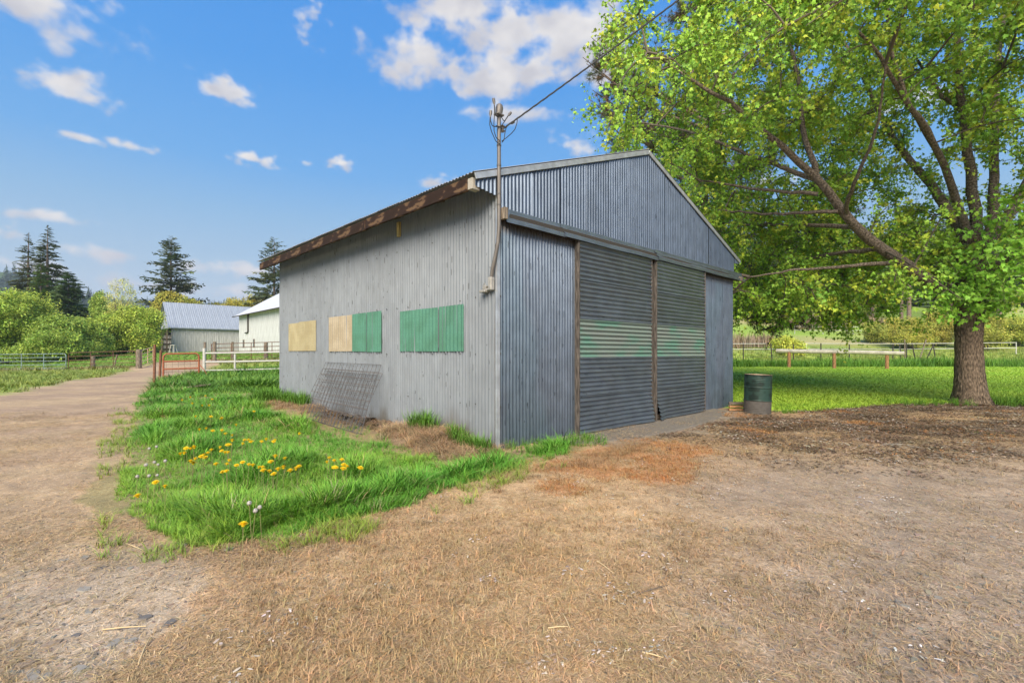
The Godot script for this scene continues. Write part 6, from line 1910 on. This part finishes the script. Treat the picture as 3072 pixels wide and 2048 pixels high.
func build_background() -> void:
	var rng := RandomNumberGenerator.new()
	rng.seed = 700
	var clump := leaf_clump(3, 16, 0.55, 0.42, 0.11)
	var fine := leaf_clump(4, 18, 0.6, 0.36, 0.07)
	var fir := bough(5, 15, 0.42, 0.22)
	var fir2 := bough(6, 12, 0.5, 0.05)
	# left: tall conifers
	conifer("fir_tree", "tallest dark fir at the far left behind the willows", "firs on the left", on_ground(142, 85.0), at_px(142, 682, 85.0).y - 1.0, 5.2, Color(0.055, 0.07, 0.035), 210, 0.10, fir, 0.75, 11)
	conifer("fir_tree", "slimmer fir just left of the tallest fir", "firs on the left", on_ground(84, 89.0), at_px(84, 705, 89.0).y - 1.0, 4.4, Color(0.06, 0.07, 0.035), 160, 0.10, fir, 0.75, 12)
	conifer("fir_tree", "short dense dark green fir right of the tallest fir", "firs on the left", on_ground(205, 74.0), at_px(200, 842, 74.0).y, 4.4, Color(0.05, 0.085, 0.03), 420, 0.02, fir, 0.7, 13)
	conifer("fir_tree", "dense green fir at the foot of the tallest fir", "firs on the left", on_ground(122, 78.0), at_px(119, 812, 78.0).y, 3.6, Color(0.07, 0.11, 0.03), 380, 0.02, fir, 0.75, 14)
	conifer("fir_tree", "small dark fir seen beyond the willows in the gap", "firs on the left", on_ground(281, 150.0), at_px(281, 930, 150.0).y, 2.6, Color(0.05, 0.085, 0.045), 160, 0.02, fir, 0.8, 15)
	conifer("pine_tree", "tall open-crowned pine behind the grey machine shed", "pines behind the barns", on_ground(512, 112.0), at_px(514, 711, 112.0).y - 1.3, 7.2, Color(0.06, 0.078, 0.04), 210, 0.22, fir2, 0.5, 16)
	conifer("pine_tree", "open-crowned pine half hidden by the shed's eave", "pines behind the barns", on_ground(822, 110.0), at_px(822, 715, 110.0).y - 1.3, 6.8, Color(0.075, 0.095, 0.045), 180, 0.2, fir2, 0.5, 17)
	# willows and bushes
	var W := [[18, 50.0, 858, 10.5, Color(0.145, 0.215, 0.03), "bright green willow at the left edge of the picture"], [95, 54.0, 905, 8.0, Color(0.155, 0.225, 0.035), "willow between the left edge and the rounded willow bush"], [165, 47.5, 944, 7.5, Color(0.115, 0.185, 0.03), "broad rounded willow bush in front of the dark fir"], [222, 52.0, 960, 6.5, Color(0.12, 0.19, 0.03), "low willow right of the broad rounded bush"], [285, 58.0, 955, 6.0, Color(0.15, 0.225, 0.035), "yellowish willow in the gap before the far hill"], [345, 62.0, 935, 7.0, Color(0.14, 0.215, 0.03), "willow left of the dome-shaped willow"], [392, 60.0, 915, 7.2, Color(0.165, 0.235, 0.035), "dome-shaped bright willow beside the machine shed"], [455, 84.0, 925, 9.0, Color(0.145, 0.21, 0.032), "willow close behind the open end of the machine shed"], [512, 92.0, 868, 9.5, Color(0.17, 0.18, 0.03), "golden green tree at the foot of the tall pine"], [575, 100.0, 905, 8.0, Color(0.155, 0.175, 0.03), "low golden tree behind the machine shed roof"]]
	for k in W.size():
		var w: Array = W[k]
		var g := on_ground(w[0], w[1])
		leafy("willow_tree" if k < 8 else "golden_tree", w[5], "willows beyond the field" if k < 8 else "golden trees behind the barns", g, at_px(w[0], w[2], w[1]).y - g.y, w[3], w[4], 2600, 0.52 + w[1] * 0.003, fine if k < 8 else clump, 40 + k, 0.03)
	leafy("alder_tree", "upright green tree in the gap left of the sapling", "alders behind the willows", on_ground(300, 74.0), at_px(300, 885, 74.0).y - 0.5, 3.4, Color(0.13, 0.20, 0.035), 1500, 0.6, clump, 61, 0.1)
	leafy("sapling", "thin sapling with sparse pale leaf clusters before the sky", "", on_ground(362, 68.0), at_px(360, 838, 68.0).y - 0.5, 5.0, Color(0.22, 0.25, 0.07), 330, 0.5, fine, 62, 0.35, 0.25)
	for y in [[652, 120.0, 903, 7.0], [716, 118.0, 888, 11.0], [775, 112.0, 872, 9.0], [690, 124.0, 905, 8.0]]:
		var g := on_ground(y[0], y[1])
		leafy("golden_tree", ["small golden tree at the left behind the machine shed ridge", "broad golden tree above the machine shed ridge", "golden green tree rising over the white barn roof", "golden tree low behind the machine shed ridge"][[652, 716, 775, 690].find(y[0])], "golden trees behind the barns", g, at_px(y[0], y[2], y[1]).y - g.y, y[3], Color(0.175, 0.18, 0.03), 1300, 0.75, clump, 70 + int(y[0]), 0.05)
	# far wooded ridges
	for rdg in [[[[-1500.0, 190.0], [-900.0, 150.0], [-620.0, 112.0], [-520.0, 84.0], [-430.0, 50.0], [-330.0, 24.0]], 480.0, "wooded slope falling to the right behind the firs", 15.0, 420], [[[-1900.0, 190.0], [-1300.0, 170.0], [-900.0, 138.0], [-740.0, 130.0], [-600.0, 140.0], [-420.0, 130.0], [-200.0, 134.0], [200.0, 120.0]], 1050.0, "distant wooded ridge behind the barns", 16.0, 620]]:
		var l: Array = rdg[0]
		var mb := MB.new()
		var dd: float = rdg[1]
		for k in l.size() - 1:
			for f in 10:
				var x0: float = lerpf(l[k][0], l[k + 1][0], f / 10.0)
				var x1: float = lerpf(l[k][0], l[k + 1][0], (f + 1) / 10.0)
				var h0: float = lerpf(l[k][1], l[k + 1][1], f / 10.0) + 5.0 * n_low.get_noise_2d(x0 * 0.12, 3.0)
				var h1: float = lerpf(l[k][1], l[k + 1][1], (f + 1) / 10.0) + 5.0 * n_low.get_noise_2d(x1 * 0.12, 3.0)
				mb.quad(Vector3(x0, -2, -dd), Vector3(x1, -2, -dd), Vector3(x1, h1 - 14.0, -dd - 120.0), Vector3(x0, h0 - 14.0, -dd - 120.0))
				mb.quad(Vector3(x0, h0 - 14.0, -dd - 120.0), Vector3(x1, h1 - 14.0, -dd - 120.0), Vector3(x1, -2, -dd - 420.0), Vector3(x0, -2, -dd - 420.0))
		struct("hill", mb, M.farhill)
		var it := Inst.new()
		for k in int(rdg[4]) * 4:
			var q := rng.randf() * (l.size() - 1)
			var k0 := int(q)
			var x: float = lerpf(l[k0][0], l[k0 + 1][0], q - k0)
			var hh: float = lerpf(l[k0][1], l[k0 + 1][1], q - k0)
			var f := pow(rng.randf(), 0.6)
			var s: float = rdg[3] * rng.randf_range(0.6, 1.25)
			it.add(Basis(Vector3.UP, rng.randf() * TAU).scaled(Vector3(s, s, s)), Vector3(x, maxf(0.0, (hh - 14.0) * f - 2.0), -dd - 120.0 * f), jit(rng, Color(0.06, 0.10, 0.05), 0.35))
		stuff("hill_forest", far_tree(), M.needle, it, rdg[2], "forest")
	build_hillside(fir, fir2, clump, fine)

func far_tree() -> ArrayMesh:   # whole small conifer of height 1
	var rng := RandomNumberGenerator.new()
	rng.seed = 55
	var mb := MB.new()
	for k in 46:
		var f := 0.05 + 0.93 * k / 46.0
		var a := rng.randf() * TAU
		var L := 0.23 * (1.0 - f) * rng.randf_range(0.7, 1.3) + 0.012
		var d := Vector3(cos(a), -0.25, sin(a)).normalized()
		var s := d.cross(Vector3.UP).normalized() * L * 0.55
		var p := Vector3(0, f, 0)
		var tone := rng.randf_range(0.7, 1.25)
		mb.tri(p + Vector3(0, 0.05, 0), p + d * L + s, p + d * L - s, Color(tone, tone, tone))
		mb.tri(p + Vector3(0, -0.03, 0), p + d * L * 0.8 - s, p + d * L * 0.8 + s, Color(tone, tone, tone))
	return mb.mesh()

func build_hillside(fir: Mesh, fir2: Mesh, clump: Mesh, fine: Mesh) -> void:
	var rng := RandomNumberGenerator.new()
	rng.seed = 800
	# dense wood covering the slope
	var it := Inst.new()
	var ft := far_tree()
	for k in 900:
		var d := lerpf(122.0, 240.0, rng.randf())
		var x := rng.randf_range(0.36, 1.2) * d
		var s := rng.randf_range(9.0, 20.0)
		it.add(Basis(Vector3.UP, rng.randf() * TAU).scaled(Vector3(s * 1.25, s, s * 1.25)), Vector3(x, gh(x, -d) - 0.4, -d), jit(rng, Color(0.085, 0.14, 0.045) if rng.randf() < 0.6 else Color(0.17, 0.25, 0.05), 0.35))
	stuff("hillside_forest", ft, M.needle, it, "dark mixed wood covering the hillside behind the paddock", "forest")
	# single trees and shrubs at its foot
	var P := [[2618, 104.0, 700, 4.0, 31], [2705, 98.0, 640, 4.2, 32], [2728, 92.0, 600, 4.2, 33], [2360, 100.0, 650, 4.6, 34], [2480, 112.0, 640, 4.6, 35], [2860, 96.0, 560, 4.6, 36], [3000, 90.0, 560, 4.6, 37]]
	for k in P.size():
		var p: Array = P[k]
		var g := on_ground(p[0], p[1])
		conifer("pine_tree", ["slim pine with bare trunk at the middle of the hillside", "left of two close pine trunks behind the maple's lower limb", "right of two close pine trunks behind the maple's lower limb", "pine behind the drooping pine boughs on the hillside", "pine above the dry reeds on the hillside", "pine on the hillside just left of the maple trunk", "pine on the hillside right of the maple trunk"][k], "pines on the hillside", g, at_px(p[0], p[2], p[1]).y - g.y, p[3], Color(0.07, 0.10, 0.04), 150, 0.42, fir2, 0.5, p[4])
	var S := [[2735, 66.0, 935, 6.0, Color(0.165, 0.185, 0.03), "large golden green shrub left of the maple trunk"], [2800, 70.0, 930, 6.0, Color(0.17, 0.18, 0.03), "golden shrub right behind the maple trunk's left edge"], [2625, 72.0, 965, 3.4, Color(0.15, 0.19, 0.035), "small round green shrub on the meadow"], [2690, 74.0, 950, 5.0, Color(0.20, 0.22, 0.035), "green shrub between the small shrub and the golden one"], [2362, 52.0, 1012, 3.0, Color(0.21, 0.26, 0.04), "low bright shrub at the left end of the white fence"], [2960, 64.0, 935, 6.5, Color(0.155, 0.18, 0.03), "golden green shrub right of the maple trunk"], [3060, 68.0, 950, 6.0, Color(0.17, 0.22, 0.035), "green shrub at the right edge of the picture"], [2570, 108.0, 895, 7.0, Color(0.17, 0.22, 0.035), "light green broadleaf tree at the edge of the wood"], [2650, 112.0, 905, 8.0, Color(0.16, 0.215, 0.035), "broadleaf tree behind the two close pine trunks"], [2880, 104.0, 880, 9.0, Color(0.14, 0.20, 0.03), "broad green tree behind the maple trunk"], [2300, 98.0, 930, 8.0, Color(0.12, 0.17, 0.035), "dull green tree left on the hillside behind the boughs"], [2990, 100.0, 850, 9.0, Color(0.13, 0.19, 0.03), "tall green tree at the right on the hillside"]]
	for k in S.size():
		var s: Array = S[k]
		var g := on_ground(s[0], s[1])
		leafy("shrub" if k < 7 else "broadleaf_tree", s[5], "shrubs on the paddock slope" if k < 7 else "broadleaf trees at the wood's edge", g, at_px(s[0], s[2], s[1]).y - g.y, s[3], s[4], 1300, 0.42 + s[1] * 0.003, fine if k < 7 else clump, 90 + k, 0.02, 0.0, "shrub" if k < 7 else "tree")

# ------------------------------------------------------------------ everything
func _ready() -> void:
	var t0 := Time.get_ticks_msec()
	var cam := Camera3D.new()
	cam.name = "camera"
	add_child(cam)
	cam.position = Vector3(0, EYE, 0)
	cam.projection = Camera3D.PROJECTION_FRUSTUM
	cam.near = 0.05
	cam.far = 6000.0
	cam.size = 2.0 * 1024.0 / 1464.0 * 0.05
	cam.frustum_offset = Vector2(0, 32.0 / 1464.0 * 0.05)
	cam.current = true
	var exposure := 4.9
	var we := WorldEnvironment.new()
	we.name = "world_environment"
	var env := Environment.new()
	env.background_mode = Environment.BG_SKY
	env.sky = Sky.new()
	env.sky.sky_material = make_sky(1.0 / exposure)
	env.tonemap_mode = Environment.TONE_MAPPER_LINEAR
	env.tonemap_exposure = exposure
	env.sdfgi_enabled = true
	env.ssao_enabled = true
	env.ssil_enabled = true
	env.fog_enabled = true
	env.fog_density = 0.00028
	env.fog_light_color = Color(0.80, 0.87, 0.95)
	we.environment = env
	add_child(we)
	var sun := DirectionalLight3D.new()
	sun.name = "sun"
	add_child(sun)
	sun.light_energy = 0.5
	sun.light_color = Color(1.0, 0.94, 0.84)
	sun.light_angular_distance = 44.0
	sun.shadow_enabled = true
	var az := Vector3(-0.14, 0, 0.99).normalized()
	var el := deg_to_rad(38.0)
	sun.look_at_from_position(Vector3.ZERO, -(az * cos(el) + Vector3.UP * sin(el)), Vector3.UP)
	print("sky ", Time.get_ticks_msec() - t0)
	n_low.seed = 1; n_low.frequency = 0.06; n_low.fractal_octaves = 3
	n_mid.seed = 2; n_mid.frequency = 0.25; n_mid.fractal_octaves = 3
	n_hi.seed = 3; n_hi.frequency = 0.8; n_hi.fractal_octaves = 3
	shed_xf = Transform3D(Basis(Vector3.UP, SHED_TURN), SHED_AT)
	shed_inv = shed_xf.affine_inverse()
	make_materials()
	print("materials ", Time.get_ticks_msec() - t0)
	build_ground()
	print("ground ", Time.get_ticks_msec() - t0)
	build_shed()
	build_mast()
	print("shed ", Time.get_ticks_msec() - t0)
	build_left_yard()
	build_fences_right()
	build_yard()
	print("yard ", Time.get_ticks_msec() - t0)
	build_maple()
	build_ponderosa(Vector3(9.6, gh(9.6, -22.5), -22.5), 21.0, 0.40, "tall dark pine behind the shed with drooping boughs", 3, 46, 6.5, 0.16, [[Vector3(9.4, 4.6, -22.2), Vector3(11.6, 3.2, -19.6)], [Vector3(9.5, 4.4, -22.0), Vector3(12.8, 2.6, -20.8)], [Vector3(9.6, 5.2, -22.4), Vector3(10.6, 2.7, -19.8)], [Vector3(9.4, 5.5, -22.2), Vector3(13.8, 3.4, -21.4)], [Vector3(9.5, 4.2, -22.2), Vector3(12.2, 2.2, -20.6)], [Vector3(9.5, 3.9, -22.2), Vector3(11.3, 1.9, -20.4)], [Vector3(9.5, 5.0, -22.2), Vector3(13.0, 3.0, -20.2)], [Vector3(9.4, 11.6, -22.2), Vector3(3.3, 14.3, -20.4)], [Vector3(9.4, 11.0, -22.2), Vector3(2.9, 13.2, -20.0)], [Vector3(9.4, 10.4, -22.2), Vector3(3.4, 12.2, -20.6)], [Vector3(9.4, 9.2, -22.2), Vector3(3.2, 11.6, -20.2)], [Vector3(9.4, 8.8, -22.2), Vector3(4.0, 10.2, -20.6)], [Vector3(9.4, 12.4, -22.2), Vector3(4.2, 14.9, -20.4)], [Vector3(9.4, 11.4, -22.2), Vector3(3.0, 12.7, -19.6)], [Vector3(9.4, 10.0, -22.2), Vector3(3.6, 11.2, -19.8)], [Vector3(9.4, 12.0, -22.2), Vector3(3.5, 13.8, -20.8)], [Vector3(9.4, 8.0, -22.2), Vector3(4.1, 9.3, -20.4)]])
	build_ponderosa(Vector3(13.4, gh(13.4, -34.0), -34.0), 24.0, 0.42, "second tall pine farther back behind the maple crown", 5, 40, 6.5, 0.3, [])
	print("maple ", Time.get_ticks_msec() - t0)
	build_background()
	print("background ", Time.get_ticks_msec() - t0)
	scatter_grass()
	scatter_lawn()
	scatter_yard()
	build_dandelions()
	print("scatter ", Time.get_ticks_msec() - t0)
